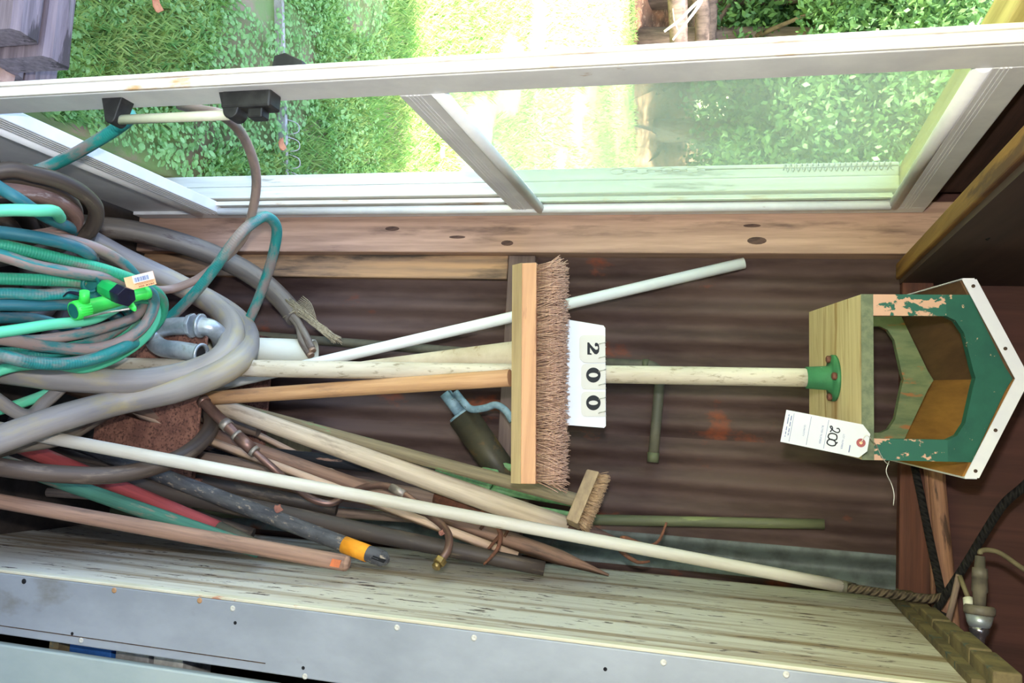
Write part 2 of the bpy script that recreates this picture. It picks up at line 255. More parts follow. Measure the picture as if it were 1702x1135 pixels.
# ------------------------------------------------------------------ mesh helpers
class MB:
    def __init__(s): s.v = []; s.f = []; s.uv = []; s.sm = []
    def face(s, idx, uv=None, sm=False): s.f.append(tuple(idx)); s.uv.append(uv or [(0, 0)]*len(idx)); s.sm.append(sm)
    def hexa(s, p):                      # 8 points: bottom 0-3, top 4-7
        b = len(s.v); s.v += [V(q) for q in p]
        for q in ((3, 2, 1, 0), (4, 5, 6, 7), (0, 1, 5, 4), (1, 2, 6, 5), (2, 3, 7, 6), (3, 0, 4, 7)): s.face([b+i for i in q])
        return s
    def box(s, a, b):
        x0, x1 = sorted((a[0], b[0])); y0, y1 = sorted((a[1], b[1])); z0, z1 = sorted((a[2], b[2]))
        return s.hexa([(x0, y0, z0), (x1, y0, z0), (x1, y1, z0), (x0, y1, z0), (x0, y0, z1), (x1, y0, z1), (x1, y1, z1), (x0, y1, z1)])
    def obox(s, c, ax, ay, az):          # centre and three half-axis vectors
        c = V(c); return s.hexa([c-ax-ay-az, c+ax-ay-az, c+ax+ay-az, c-ax+ay-az, c-ax-ay+az, c+ax-ay+az, c+ax+ay+az, c-ax+ay+az])
    def prism(s, poly, ext, sm=False):   # 3-D polygon extruded by a vector
        b = len(s.v); n = len(poly); e = V(ext); s.v += [V(p) for p in poly] + [V(p)+e for p in poly]
        s.face(list(range(b, b+n))[::-1]); s.face(list(range(b+n, b+2*n)))
        for i in range(n): j = (i+1) % n; s.face([b+i, b+j, b+n+j, b+n+i], sm=sm)
        return s
    def loops(s, rings, caps=(True, True), sm=True, vs=None):      # rings of equal point count
        b = len(s.v); n = len(rings[0])
        for r in rings: s.v += [V(p) for p in r]
        if vs is None:
            vs = [0]
            for k in range(1, len(rings)): vs.append(vs[-1] + (V(rings[k][0])-V(rings[k-1][0])).length)
        per = sum((V(rings[0][i])-V(rings[0][(i+1) % n])).length for i in range(n)) or .05
        for k in range(len(rings)-1):
            for i in range(n):
                j = (i+1) % n
                s.face([b+k*n+i, b+k*n+j, b+(k+1)*n+j, b+(k+1)*n+i], [(i/n*per, vs[k]), ((i+1)/n*per, vs[k]), ((i+1)/n*per, vs[k+1]), (i/n*per, vs[k+1])], sm)
        if caps[0]: s.face([b+i for i in range(n)][::-1])
        if caps[1]: e = b+(len(rings)-1)*n; s.face([e+i for i in range(n)])
        return s
    def tube(s, pts, r, seg=12, flat=1.0, fdir=None, caps=(True, True)):
        pts = [V(p) for p in pts]; n = len(pts)
        rs = r if isinstance(r, (list, tuple)) else [r]*n
        if len(rs) != n: rs = [rs[0]+(rs[-1]-rs[0])*i/(n-1) for i in range(n)]
        t = (pts[1]-pts[0]).normalized(); a = V((0, 0, 1)) if abs(t.z) < .9 else V((0, 1, 0))
        if fdir is not None: a = V(fdir)
        nn = (a - t*a.dot(t)).normalized(); rings = []; vs = [0]
        for i in range(n):
            if i: vs.append(vs[-1]+(pts[i]-pts[i-1]).length)
            tt = (pts[min(i+1, n-1)]-pts[max(i-1, 0)]).normalized()
            nn = (nn - tt*nn.dot(tt)).normalized(); bb = tt.cross(nn)
            rings.append([pts[i] + (nn*math.cos(2*math.pi*k/seg)*flat + bb*math.sin(2*math.pi*k/seg))*rs[i] for k in range(seg)])
        return s.loops(rings, caps, vs=vs)
    def pipe(s, p, q, ro, ri, seg=20):  # open hollow pipe with both walls
        p, q = V(p), V(q); t = (q-p).normalized(); a = V((1, 0, 0)) if abs(t.x) < .9 else V((0, 1, 0)); nn = (a-t*a.dot(t)).normalized(); bb = t.cross(nn)
        ring = lambda c, r: [c+(nn*math.cos(2*math.pi*k/seg)+bb*math.sin(2*math.pi*k/seg))*r for k in range(seg)]
        d = t*ro*.6
        return s.loops([ring(p, ro), ring(q, ro), ring(q, ri), ring(q-d*2, ri)], (True, True))
    def lathe(s, o, d, prof, seg=20, cap=True): # profile [(distance along axis, radius)]
        o = V(o); t = V(d).normalized(); a = V((1, 0, 0)) if abs(t.x) < .9 else V((0, 1, 0)); nn = (a-t*a.dot(t)).normalized(); bb = t.cross(nn)
        return s.loops([[o+t*h+(nn*math.cos(2*math.pi*k/seg)+bb*math.sin(2*math.pi*k/seg))*r for k in range(seg)] for h, r in prof], (cap, cap))
def mk(name, mb, mt, base=None, bevel=0, mat2=None):
    """mesh object with its origin at its own base; returns (object, world origin)"""
    v = np.array([tuple(p) for p in mb.v], dtype=np.float64)
    if base is None: base = V(((v[:, 0].min()+v[:, 0].max())/2, (v[:, 1].min()+v[:, 1].max())/2, v[:, 2].min()))
    me = bpy.data.meshes.new(name); me.from_pydata([tuple(p) for p in (v-np.array(base))], [], mb.f)
    ul = me.uv_layers.new(name='UVMap'); flat = [c for u in mb.uv for uv in u for c in uv]; ul.data.foreach_set('uv', flat)
    me.polygons.foreach_set('use_smooth', mb.sm); me.materials.append(mt); me.update()
    o = bpy.data.objects.new(name, me); S.collection.objects.link(o); o.location = base
    if bevel:
        bm = o.modifiers.new('bevel', 'BEVEL'); bm.width = bevel; bm.segments = 2; bm.limit_method = 'ANGLE'; bm.harden_normals = False
    return o
def tag(o, label, cat, group=None, kind=None):
    if label: o['label'] = label
    if cat: o['category'] = cat
    if group: o['group'] = group
    if kind: o['kind'] = kind
    return o
def one(name, mb, mt, label, cat, group=None, bevel=0): return tag(mk(name, mb, mt, bevel=bevel), label, cat, group)
def child(o, par):
    off = V((0, 0, 0)); q = par
    while q is not None: off += q.location; q = q.parent
    o.location = o.location - off; o.parent = par; return o
def thing(name, label, cat, parts, group=None, kind=None):
    """parts: list of (name, MB, material, {bevel, label, subs, kind}); an Empty at the thing's base parents them"""
    allv = [p for t in parts for p in t[1].v]
    lo = min(p.z for p in allv); near = [p for p in allv if p.z < lo+.05]
    b = V((sum(p.x for p in near)/len(near), sum(p.y for p in near)/len(near), lo))
    e = bpy.data.objects.new(name, None); e.empty_display_size = .05; S.collection.objects.link(e); e.location = b
    tag(e, label, cat, group, kind)
    for t in parts: add_part(e, *t)
    return e
def add_part(par, name, mb, mt, opt=None):
    opt = opt or {}
    o = child(mk(name, mb, mt, bevel=opt.get('bevel', 0)), par)
    if 'label' in opt: o['label'] = opt['label']
    if 'kind' in opt: o['kind'] = opt['kind']
    for t in opt.get('subs', []): add_part(o, *t)
    return o
def struct(name, mb, mt, bevel=0, parts=()):
    o = mk(name, mb, mt, bevel=bevel); o['kind'] = 'structure'
    for t in parts: add_part(o, *t)
    return o
def spline(pts, n=10):
    pts = [V(p) for p in pts]; P = [pts[0]*2-pts[1]] + pts + [pts[-1]*2-pts[-2]]; out = []
    for i in range(1, len(P)-2):
        a, b, c, d = P[i-1], P[i], P[i+1], P[i+2]
        for k in range(n):
            t = k/n; out.append(.5*((2*b)+(c-a)*t+(2*a-5*b+4*c-d)*t*t+(3*b-a-3*c+d)*t*t*t))
    out.append(pts[-1]); return out
def to_floor(a, b, z=FLOOR+.02):      # extend the line b->a down to the floor beyond a
    d = (a-b).normalized(); return a + d*((z-a.z)/d.z) if d.z < -.05 else a

# ================================================================== SETTING
YW = 2.135
# back wall: vertical corrugated sheets, each a part
def corr(x0, x1, z0, z1, y, pitch=.068, amp=.013):
    mb = MB(); n = max(4, int((x1-x0)/pitch*10)); nz = 2
    for k in range(nz):
        z = z0+(z1-z0)*k/(nz-1)
        for i in range(n+1):
            x = x0+(x1-x0)*i/n; mb.v.append(V((x, y+amp*math.cos(2*math.pi*x/pitch), z)))
    for i in range(n): mb.face([i, i+1, n+1+i+1, n+1+i], sm=True)
    m = n+1; b = len(mb.v)
    for q in list(mb.v): mb.v.append(q+V((0, .002, 0)))
    for i in range(n): mb.face([b+i, b+m+i, b+m+i+1, b+i+1], sm=True)
    return mb
wb = bpy.data.objects.new('wall_back', None); S.collection.objects.link(wb); wb.location = (.1, YW, FLOOR); wb['kind'] = 'structure'
xg0 = PY(1300, 905, YW).x; xg1 = PY(1300, 962, YW).x
add_part(wb, 'corrugated_sheet', corr(-.62, .02, FLOOR, 1.86, YW), m_rust)
add_part(wb, 'corrugated_sheet', corr(.0, xg0+.01, FLOOR, 1.86, YW-.003), m_rust)
add_part(wb, 'corrugated_sheet', corr(xg0, xg1, FLOOR, 1.86, YW-.006), m_galv, {'label': 'grey galvanised strip among the rusty sheets'})
add_part(wb, 'corrugated_sheet', corr(xg1-.01, 1.95, FLOOR, 1.86, YW-.002), m_rust)
add_part(wb, 'plywood_panel', MB().box((-.62, 2.12, 1.86), (1.95, 2.14, 2.5)), m_ply)
add_part(wb, 'rear_shade_block', MB().box((-.66, 2.16, FLOOR), (1.98, 3.1, 2.5)), m_ceil)  # unseen rear block, deepened to cast shade on the near lawn
# nails and pin holes in the sheet
for px, py in ((1370, 871), (1400, 873)):
    p = PY(px, py, YW-.012); add_part(wb, 'nail_hole', MB().lathe(p+V((0, .004, 0)), (0, -1, 0), [(0, .003), (.004, .003)], 8), m_hole)
hz = lambda px, Y: PY(px, 700, Y).z
POST = struct('trim_1', MB().box((-.556, 2.06, FLOOR), (PY(1000, 420, 2.06).x, 2.125, 2.5)), m_post, .004)
struct('trim_2', MB().box((-.437, 2.095, FLOOR), (PY(600, 461, 2.095).x, 2.124, hz(833, 2.1)-.006)), m_board, .004)
struct('trim_3', MB().box((-.435, 2.085, PY(835, 600, 2.085).z), (.316, 2.12, PY(880, 600, 2.085).z)), m_beam_z, .003)
struct('trim_4', MB().box((-.42, 2.08, hz(1497, 2.08)), (1.9, 2.118, hz(1550, 2.08))), m_beam_x, .003)
# joist running out from the back wall over the door
ja, jb = PY(1492, 450, 2.1), PY(1702, 290, .9); jd = (jb-ja).normalized(); jx = V((.018, 0, 0))
ja2 = V((ja.x, 2.11, 1.826)); jb2 = V((jb.x-.04, -.6, 1.772))
joist = struct('trim_5', MB().hexa([ja2-jx, ja2+jx, ja2+jx+V((0, 0, .0001)), ja2-jx+V((0, 0, .0001)), ja2-jx, ja2+jx, ja2+jx, ja2-jx]) if 0 else
       MB().hexa([jb2-jx, jb2+jx, ja2+jx, ja2-jx, jb2-jx+V((0, 0, .2)), jb2+jx+V((0, 0, .2)), ja2+jx+V((0, 0, .2)), ja2-jx+V((0, 0, .2))]), m_joist, .003, [('dark_side_cover', MB().hexa([jb2+jx+V((.0005, 0, .008)), jb2+jx+V((.012, 0, .008)), ja2+jx+V((.012, 0, .008)), ja2+jx+V((.0005, 0, .008)), jb2+jx+V((.0005, 0, .3)), jb2+jx+V((.012, 0, .3)), ja2+jx+V((.012, 0, .3)), ja2+jx+V((.0005, 0, .3))]), m_ceil)])  # thin dark cover, added to darken the joist's right side
for px, py, a, b in ((652, 380, .020, .006), (843, 404, .016, .007), (760, 394, .022, .004), (1258, 400, .022, .009), (1250, 375, .02, .004)):   # knots in the post face
    c = PY(px, py, 2.06); kp_ = [c+V((b*math.cos(t*.4488), -.0004, a*math.sin(t*.4488))) for t in range(14)]
    add_part(POST, 'knot', MB().prism(kp_, (0, .002, 0)), m_knot)
jn = PY(1612, 428, 1.45); add_part(joist, 'bent_nail', MB().tube(spline([V((ja2.x+.036, 1.42, 1.90)), V((ja2.x+.05, 1.47, 1.89)), V((ja2.x+.044, 1.52, 1.885)), V((ja2.x+.05, 1.56, 1.88))], 4), .0028, 6), m_hole)
# left wall: boards above the doorway, jambs, head
wl = bpy.data.objects.new('wall_left', None); S.collection.objects.link(wl); wl.location = (-.6, .8, 1.8); wl['kind'] = 'structure'
z = 1.885
for k in range(6):
    add_part(wl, 'plank', MB().box((-.60, -1.5, z+.002), (-.575+.004*(k % 2), 2.058, z+.098)), m_plank_dark, {'bevel': .003}); z += .1
add_part(wl, 'sheathing', MB().box((-.64, -1.5, 1.885), (-.602, 2.16, 2.5)), m_ceil)
add_part(wl, 'lower_boarding', MB().box((-.64, -1.5, FLOOR), (-.575, .2, 1.885)), m_plank_dark)
struct('trim_6', MB().box((-.655, 2.075, FLOOR), (-.623, 2.158, 1.825)), m_jamb, .003)
struct('trim_7', MB().box((-.621, 2.07, FLOOR), (-.590, 2.158, 1.825)), m_jamb, .003)
struct('trim_8', MB().box((-.648, .2, 1.827), (-.585, 2.15, 1.884)), m_headwood, .003)
struct('trim_9', MB().box((-.574, 2.062, FLOOR), (-.557, 2.10, 1.838)), m_orange, .002)
# floor, ceiling, right wall, front wall with a wide opening behind the camera
struct('floor', MB().box((-.66, -1.6, FLOOR-.08), (1.98, 2.16, FLOOR)), m_floor)
struct('ceiling', MB().box((-1.0, -1.3, 2.5), (2.2, 3.2, 2.56)), m_ceil)
struct('wall_right', MB().box((1.95, -1.5, FLOOR), (1.98, 2.16, 2.5)), m_ply)
struct('wall_front', MB().box((.75, -1.55, FLOOR), (1.98, -1.5, 2.5)), m_ply)

# ------------------------------------------------------------------ storm door
XI, XO = -.529, -.558
Yn0, Yn1, Yf0, Yf1 = 1.198, 1.27, 1.985, 2.054
zt0, zt1 = 1.797, 1.872
zm0, zm1 = .94, 1.02
zk0, zk1 = .045, .12
zb = FLOOR+.02
dr = bpy.data.objects.new('door_1', None); S.collection.objects.link(dr); dr.location = ((XI+XO)/2, 1.62, zb); dr['kind'] = 'structure'
dr['label'] = 'white storm door with dusty upper glass beside the hoses'
st = MB().box((XO, Yn0, zb), (XI, Yn1, zt1))
stile = add_part(dr, 'stile', st, m_alu, {'bevel': .003})
ed = MB().box((XO+.001, Yn0-.006, zb), (XO+.009, Yn0+.001, zt1)).box((XI-.017, Yn0-.006, zb), (XI-.001, Yn0+.001, zt1))
add_part(dr, 'edge_strip', ed, m_aluedge, {'bevel': .0015})
for zz in (PX(1599, 76, -.54).z, PX(1700, 74, -.54).z):
    child(mk('screw', MB().lathe((-.5415, Yn0+.003, zz), (0, -1, 0), [(0, .0055), (.003, .0055), (.005, .003)], 14), m_rivet), dr)
def far_stile():
    mb = MB().box((XO, Yf0+.024, zb), (XI, Yf1, zt1)); return mb
add_part(dr, 'stile', far_stile(), m_alu, {'bevel': .003})
add_part(dr, 'stile_bead', MB().tube([(XI-.004, Yf0+.016, zk1), (XI-.004, Yf0+.016, zt0)], .011, 12), m_alu)
add_part(dr, 'stile_channel', MB().box((XO+.002, Yf0-.002, zk1), (XO+.012, Yf0+.024, zt0)), m_aluedge)
def ridged(y0, y1, z0, z1, n=4):
    mb = MB().box((XO, y0, z0), (XI, y1, z1)); return mb
rt = add_part(dr, 'rail', ridged(Yn1, Yf0+.024, zt0+.018, zt1), m_alu, {'bevel': .002})
for k in range(3): child(mk('ridge', MB().box((XI-.001, Yn1, zt0+.028+k*.006), (XI+.0012, Yf0+.03, zt0+.031+k*.006)), m_alu), rt)
add_part(dr, 'rail_bead', MB().tube([(XI-.006, Yn1, zt0+.008), (XI-.006, Yf0+.02, zt0+.008)], .012, 12), m_alu)
rm = add_part(dr, 'rail', ridged(Yn1, Yf0+.024, zm0, zm1-.022), m_alu, {'bevel': .002})
for k in range(4): child(mk('ridge', MB().box((XI-.001, Yn1, zm0+.012+k*.007), (XI+.0012, Yf0+.03, zm0+.0155+k*.007)), m_alu), rm)
add_part(dr, 'rail_bead', MB().tube([(XI-.004, Yn1, zm1-.012), (XI-.004, Yf0+.02, zm1-.012)], .012, 12), m_alu)
rk = add_part(dr, 'rail', ridged(Yn1, Yf0+.024, zk0, zk1), m_alu, {'bevel': .002})
for k in range(4): child(mk('ridge', MB().box((XI-.001, Yn1, zk0+.03+k*.011), (XI+.0014, Yf0+.024, zk0+.035+k*.011)), m_alu), rk)
add_part(dr, 'rail_bead', MB().tube([(XI+.001, Yn1, zk0+.012), (XI+.001, Yf0+.024, zk0+.012)], .009, 10), m_alu)
add_part(dr, 'kick_panel', MB().box((XO+.006, Yn1-.002, zb), (XI-.009, Yf0+.026, zk0+.002)), m_alu)
add_part(dr, 'kick_groove', MB().box((XI-.0095, Yn1, zk0-.028), (XI-.0075, Yf0+.02, zk0-.024)), m_solder)
add_part(dr, 'glass_pane', MB().box((-.548, Yn1-.004, zm1-.004), (-.543, Yf0+.004, zt0+.004)), m_glass)
# handle on the near stile
zl, zu = PX(229, 186, XI).z, PX(425, 172, XI).z
yh = 1.235
hb = MB()
def bracket(zc, w, out, h):
    mb = MB(); pr = []
    for k in range(13):
        a = -math.pi/2 + math.pi*k/12; pr.append((out-h+h*math.cos(a), h*math.sin(a)))
    poly = [V((XI-.002, yh-.016, zc-w)), *[V((XI+x, yh-.016, zc+zz*w/h*.55)) for x, zz in pr], V((XI-.002, yh-.016, zc+w))]
    return mb.prism(poly, (0, .032, 0), True)
hbk = add_part(dr, 'handle_bracket', bracket(zl, .022, .045, .014), m_black, {'bevel': .002})
add_part(dr, 'handle_bracket', bracket(zu-.012, .026, .045, .014), m_black, {'bevel': .002})
add_part(dr, 'latch_box', MB().box((XI-.002, yh-.018, zu-.03), (XI+.028, yh+.018, zu+.062)), m_black, {'bevel': .004,
     'subs': [('latch_button', MB().box((XI+.026, yh-.012, zu+.018), (XI+.044, yh+.012, zu+.046)), m_black, {'bevel': .003})]})
add_part(dr, 'handle_bar', MB().tube([(XI+.034, yh, zl+.008), (XI+.034, yh, zu-.022)], .0085, 14), m_clear)
zo = PX(450, 105, XO).z
add_part(dr, 'outer_handle', MB().prism([V((XO+.002, yh-.015, zo-.022)), V((XO-.03, yh-.015, zo-.018)), V((XO-.034, yh-.015, zo+.002)), V((XO-.018, yh-.015, zo+.036)), V((XO+.002, yh-.015, zo+.04))], (0, .03, 0)), m_black, {'bevel': .002})
# closer spring and chain hanging outside the glass
ch = []
sp = [V((-.60+.009*math.cos(t*.9), 1.93+.009*math.sin(t*.9), 1.79-t*.0016)) for t in range(0, 140)]
prt = [('spring_coil', MB().tube(sp, .0016, 6), m_wire), ('rod', MB().tube([(-.60, 1.93, 1.80), (-.60, 1.93, 1.40)], .0016, 6), m_wire)]
zc = 1.40
for k in range(8):
    ax = V((.007, 0, 0)) if k % 2 else V((0, .007, 0))
    lp = [V((-.60, 1.93, zc))+ax*math.cos(2*math.pi*i/12)+V((0, 0, .017))*math.sin(2*math.pi*i/12) for i in range(13)]
    prt.append(('chain_link', MB().tube(lp, .0013, 6), m_wire)); zc -= .028
thing('door_closer_spring', 'thin coil spring with chain hanging outside the door glass', 'spring', prt)

# ------------------------------------------------------------------ outside
gx = MB(); n = 40
gv = []
for j in range(n+1):
    for i in range(n+1):
        x = (-34+(34-.66)*(i/(n-2))**.8) if i <= n-2 else (-.655 if i == n-1 else 14); y = -8+50*(j/n)**1.3
        gx.v.append(V((x, y, -.32 if i > n-2 else GROUND + (0 if y < 9 else (y-9)*.015))))
for j in range(n):
    for i in range(n): a = j*(n+1)+i; gx.face([a, a+1, a+n+2, a+n+1], sm=True)
gd = mk('ground', gx, m_ground, base=V((0, 0, 0))); gd['kind'] = 'structure'
def hgt(x, y): return GROUND + (0 if y < 9 else (y-9)*.015)
def quick(name, verts, faces, mt, base=(0, 0, 0)):
    me = bpy.data.meshes.new(name); nv = len(verts); nf = len(faces); k = faces.shape[1]
    me.vertices.add(nv); me.vertices.foreach_set('co', (verts-np.array(base)).astype(np.float32).ravel())
    me.loops.add(nf*k); me.loops.foreach_set('vertex_index', faces.astype(np.int32).ravel())
    me.polygons.add(nf); me.polygons.foreach_set('loop_start', np.arange(0, nf*k, k, dtype=np.int32))
    me.update(calc_edges=True); me.validate(); me.materials.append(mt)
    o = bpy.data.objects.new(name, me); S.collection.objects.link(o); o.location = base; return o
def wedge(N, ymin, ymax, pw):          # points on the lawn left of the shed
    y = ymin + (ymax-ymin)*rng.random(N)**pw
    x0 = -.665 - .2*np.maximum(y-2.1, 0); x1 = -.74 - .62*y
    x = x0 + (x1-x0)*rng.random(N); return x, y
def blades(N, ymin, ymax, pw, h0, h1, wd):
    x, y = wedge(N, ymin, ymax, pw); patch = np.sin(x*5.1+1)*np.sin(y*4.3)+np.sin(x*2.2+y*3)
    keep = (patch > -.9) & ~((y < 1.57)); x, y = x[keep], y[keep]; N = len(x)
    h = (h0+(h1-h0)*rng.random(N))*(1+.0*y); a = rng.random(N)*6.283; ln = .25+.9*rng.random(N)
    zz = np.array([hgt(0, q) for q in y]); wdt = wd*(.6+.8*rng.random(N))
    dx, dy = np.cos(a), np.sin(a); b = rng.random(N)*6.283
    p = np.zeros((N, 4, 3)); cw = np.cos(b)*wdt; sw = np.sin(b)*wdt
    p[:, 0] = np.stack([x-cw, y-sw, zz-.005], 1); p[:, 1] = np.stack([x+cw, y+sw, zz-.005], 1)
    p[:, 2] = np.stack([x+cw*.7+dx*h*ln*.5, y+sw*.7+dy*h*ln*.5, zz+h*.6], 1); p[:, 3] = np.stack([x+dx*h*ln, y+dy*h*ln, zz+h], 1)
    f = np.arange(N*4).reshape(N, 4)
    return p.reshape(-1, 3), f
pv, pf = blades(80000, 1.4, 6.0, 1.6, .025, .065, .0024)
p2, f2 = blades(26000, 4.0, 13, 1.2, .03, .07, .006)
go = quick('lawn_grass', np.concatenate([pv, p2]), np.concatenate([pf, f2+len(pv)]), m_grass, (-2, 3, GROUND))
tag(go, 'short green grass growing outside the doorway', 'grass', kind='stuff')
N = 26000; x, y = wedge(N, 1.35, 3.4, 1.35); kp = ~((y < 1.56)) & (np.sin(x*7+2)*np.sin(y*6)+.5*np.sin(x*17)*np.sin(y*15) > -.62); x, y = x[kp], y[kp]; N = len(x)
r = .004+.008*rng.random(N)**1.5; hh = GROUND+.012+.03*rng.random(N); a = rng.random(N)*6.28; tl = (rng.random((N, 2))-.5)*1.0
ring = np.zeros((N, 6, 3))
for k in range(6):
    cx, cy = np.cos(a+k*1.047)*r*(1 if k % 2 else .8), np.sin(a+k*1.047)*r*.85
    ring[:, k] = np.stack([x+cx, y+cy, hh+cx*tl[:, 0]+cy*tl[:, 1]], 1)
co = quick('clover_leaves', ring.reshape(-1, 3), np.arange(N*6).reshape(N, 6), m_clover, (-1.2, 2, GROUND))
tag(co, 'small round clover and weed leaves between the timbers and edging', 'clover', kind='stuff')
# landscape ties: two upper, two lower
def tie(x0, x1, ya, yb, z0, z1, label):
    mb = MB(); n = 14; rings = []
    for k in range(n+1):
        x = x0+(x1-x0)*k/n; j = lambda s: (random.random()-.5)*s
        c = .012
        rings.append([V((x, ya+j(.006), z0)), V((x, yb+j(.006), z0)), V((x, yb+j(.006), z1-c)), V((x, yb-c+j(.004), z1+j(.006))), V((x, (ya+yb)/2, z1+j(.008))), V((x, ya+c+j(.004), z1+j(.006))), V((x, ya+j(.006), z1-c))])
    mb.loops(rings[::-1], sm=False)
    return one('landscape_tie', mb, m_tie, label, 'timber', 'weathered landscape ties outside the doorway')
zu_, zl_ = .13, -.02
q = lambda px, py, zz: PZ(px, py, zz)
yA0, yA1, yB1 = q(28, 40, zu_).y, q(80, 40, zu_).y, q(127, 40, zu_).y
xe = q(75, 92, zu_).x
tie(-2.6, xe-.02, yA0, yA1-.006, zl_, zu_, 'weathered upper landscape tie nearest the viewer outside the door')
tie(-2.6, xe, yA1+.004, yB1, zl_, zu_+.004, 'weathered upper landscape tie on the lawn side of its pair')
yC0, yC1, yD1 = q(12, 130, zl_).y, q(52, 130, zl_).y, q(104, 130, zl_).y
tie(-2.4, -.69, yC0, yC1-.004, GROUND-.06, zl_-.004, 'lower landscape tie under the upper pair, nearest the viewer')
tie(-2.4, -.68, yC1+.003, yD1, GROUND-.06, zl_-.006, 'lower landscape tie running toward the door on the lawn side')
p = q(6, 122, zl_-.03); one('stone_block', MB().hexa([p+V(t) for t in ((-.03, -.05, -.08), (.03, -.05, -.08), (.028, .02, -.08), (-.03, .022, -.08), (-.027, -.045, .02), (.027, -.045, .018), (.024, .016, .016), (-.026, .018, .02))]), m_brick, 'small pink stone block beside the lower landscape tie', 'stone', bevel=.006)
# pale edging line with wire hoops
e0, e1 = PZ(456, -40, GROUND), PZ(466, 300, GROUND)
prt = [('edging_strip', MB().hexa([e0+V((0, -.008, -.01)), e1+V((0, -.008, -.01)), e1+V((0, .008, -.01)), e0+V((0, .008, -.01)), e0+V((0, -.008, .03)), e1+V((0, -.008, .03)), e1+V((0, .008, .03)), e0+V((0, .008, .03))]), m_edging)]
ev = (e1-e0); L = ev.length; ev.normalize()
for k in range(4):
    c = e1-ev*(.04+.06*k)
    prt.append(('wire_hoop', MB().tube(spline([c+V((0, .01, 0)), c+ev*.012+V((0, .03, .05)), c+ev*.03+V((0, .035, .06)), c+ev*.048+V((0, .03, .05)), c+ev*.06+V((0, .01, 0))], 4), .002, 6), m_edging))
thing('lawn_edging', 'pale weathered edging strip with wire hoops across the lawn', 'edging', prt)
# trees
def foliage(cs, rs, N, size, squash=.8):
    ci = rng.integers(0, len(cs), N); c = np.array(cs)[ci]; r = np.array(rs)[ci]
    d = rng.normal(size=(N, 3)); d /= np.linalg.norm(d, axis=1)[:, None]; rr = r*rng.random(N)**.45
    p = c + d*rr[:, None]*np.array([1, 1, squash])
    a = rng.normal(size=(N, 3)); a /= np.linalg.norm(a, axis=1)[:, None]; b = np.cross(a, rng.normal(size=(N, 3))); b /= np.linalg.norm(b, axis=1)[:, None]
    s = size*(.6+.8*rng.random(N))[:, None]
    q = np.stack([p-a*s, p-b*s*.5, p+a*s, p+b*s*.5], 1)
    return q.reshape(-1, 3), np.arange(N*4).reshape(N, 4)
def tree(x, y, h, rad_, mt, N, label, lean=0, low=.25, group='trees beyond the lawn', size=.05):
    g0 = hgt(x, y); tr = MB().tube(spline([V((x, y, g0-.05)), V((x+lean*.3, y, g0+h*.3)), V((x+lean*.7, y+.1, g0+h*.65)), V((x+lean, y+.1, g0+h*.95))], 4), [rad_*.085, rad_*.02], 10)
    e = thing('tree', label, 'tree', [('trunk', tr, m_trunk)], group)
    cs = []; rs = []
    for k in range(26):
        t = low+(1-low)*random.random(); a = random.random()*6.283; R = rad_*(1.05-.55*abs(t-.55))*random.random()**.5
        cs.append((x+lean*t+math.cos(a)*R, y+math.sin(a)*R, g0+h*t)); rs.append(rad_*(.28+.2*random.random()))
        br = MB().tube([V((x+lean*t*.8, y, g0+h*max(.1, t-.15))), V(cs[-1])], [rad_*.02, .008], 6)
        if k % 3 == 0: child(mk('branch', br, m_trunk), e)
    vv, ff = foliage(cs, rs, N, size); f = quick('foliage', vv, ff, mt, (x, y, g0+h*.5)); f['kind'] = 'stuff'; child(f, e)
    return e
dirs = [(-160, 13.5, 'dark bushy tree at the far left edge of the lawn', 0), (-40, 14.5, 'yellow-green tree behind the dead branch', 1), (60, 12.6, 'low dark green tree just left of the door stile', 0),
        (150, 15, 'mid green tree seen through the top left of the glass', 2), (215, 13.2, 'dark green tree in the middle of the door glass', 0), (285, 14.8, 'tall mid green tree next to the door jamb', 2), (345, 13, 'dark tree partly hidden by the door jamb', 0)]
for i, (py, dist, lab, mi) in enumerate(dirs):
    d = ray(1180, py); t = dist/math.hypot(d.x, d.y); p = C0+d*t
    tree(p.x, p.y, 5.6+.7*(i % 3), 2.1+.25*(i % 2), m_leaf[mi], 30000, lab, lean=.3*((i % 3)-1), low=.2 if mi == 0 else .3)
for i, (py, dist, wh) in enumerate([(-110, 19, 'at the far left'), (20, 20, 'above the dead branch'), (130, 19.5, 'over the near door stile'), (250, 20, 'behind the door glass')]):
    d = ray(1180, py); t = dist/math.hypot(d.x, d.y); p = C0+d*t
    tree(p.x, p.y, 8.5, 3.1, m_leaf[(i+1) % 3], 16000, 'tall tree of the second row '+wh, low=.2, group='back row trees', size=.10)
for k, (x, y, wh) in enumerate([(1.5, 9.4, 'nearer'), (3.6, 11.4, 'farther')]):
    tree(x, y, 5.6, 2.0, m_leaf[0], 7000, wh+' of two trees hidden behind the shed that shade the far lawn', group='trees behind the shed')
# bank of leaf litter under the trees, fallen logs, dead branch
mb = MB(); c = C0
la = PZ(1052, -120, GROUND+.03); lb = PZ(1052, 340, GROUND+.03); dv = (lb-la); nn = V((-dv.y, dv.x, 0)).normalized()
if nn.y < 0: nn = -nn
nx, ny = 40, 8
for j in range(ny+1):
    for i in range(nx+1):
        b = la+dv*(i/nx)+nn*(4.5*j/ny); mb.v.append(V((b.x+random.uniform(-.1, .1), b.y+random.uniform(-.2, .2)*(1 if j == 0 else .3), hgt(b.x, b.y)+(-.02 if j == 0 else .05+.9*min(1, j/4.)**1.5*.45+random.uniform(-.05, .08)))))
for j in range(ny):
    for i in range(nx): a = j*(nx+1)+i; mb.face([a, a+1, a+nx+2, a+nx+1], sm=True)
bank = mk('leaf_litter_bank', mb, m_litter); tag(bank, 'brown bank of dry leaf litter below the trees', 'bank', kind='structure')
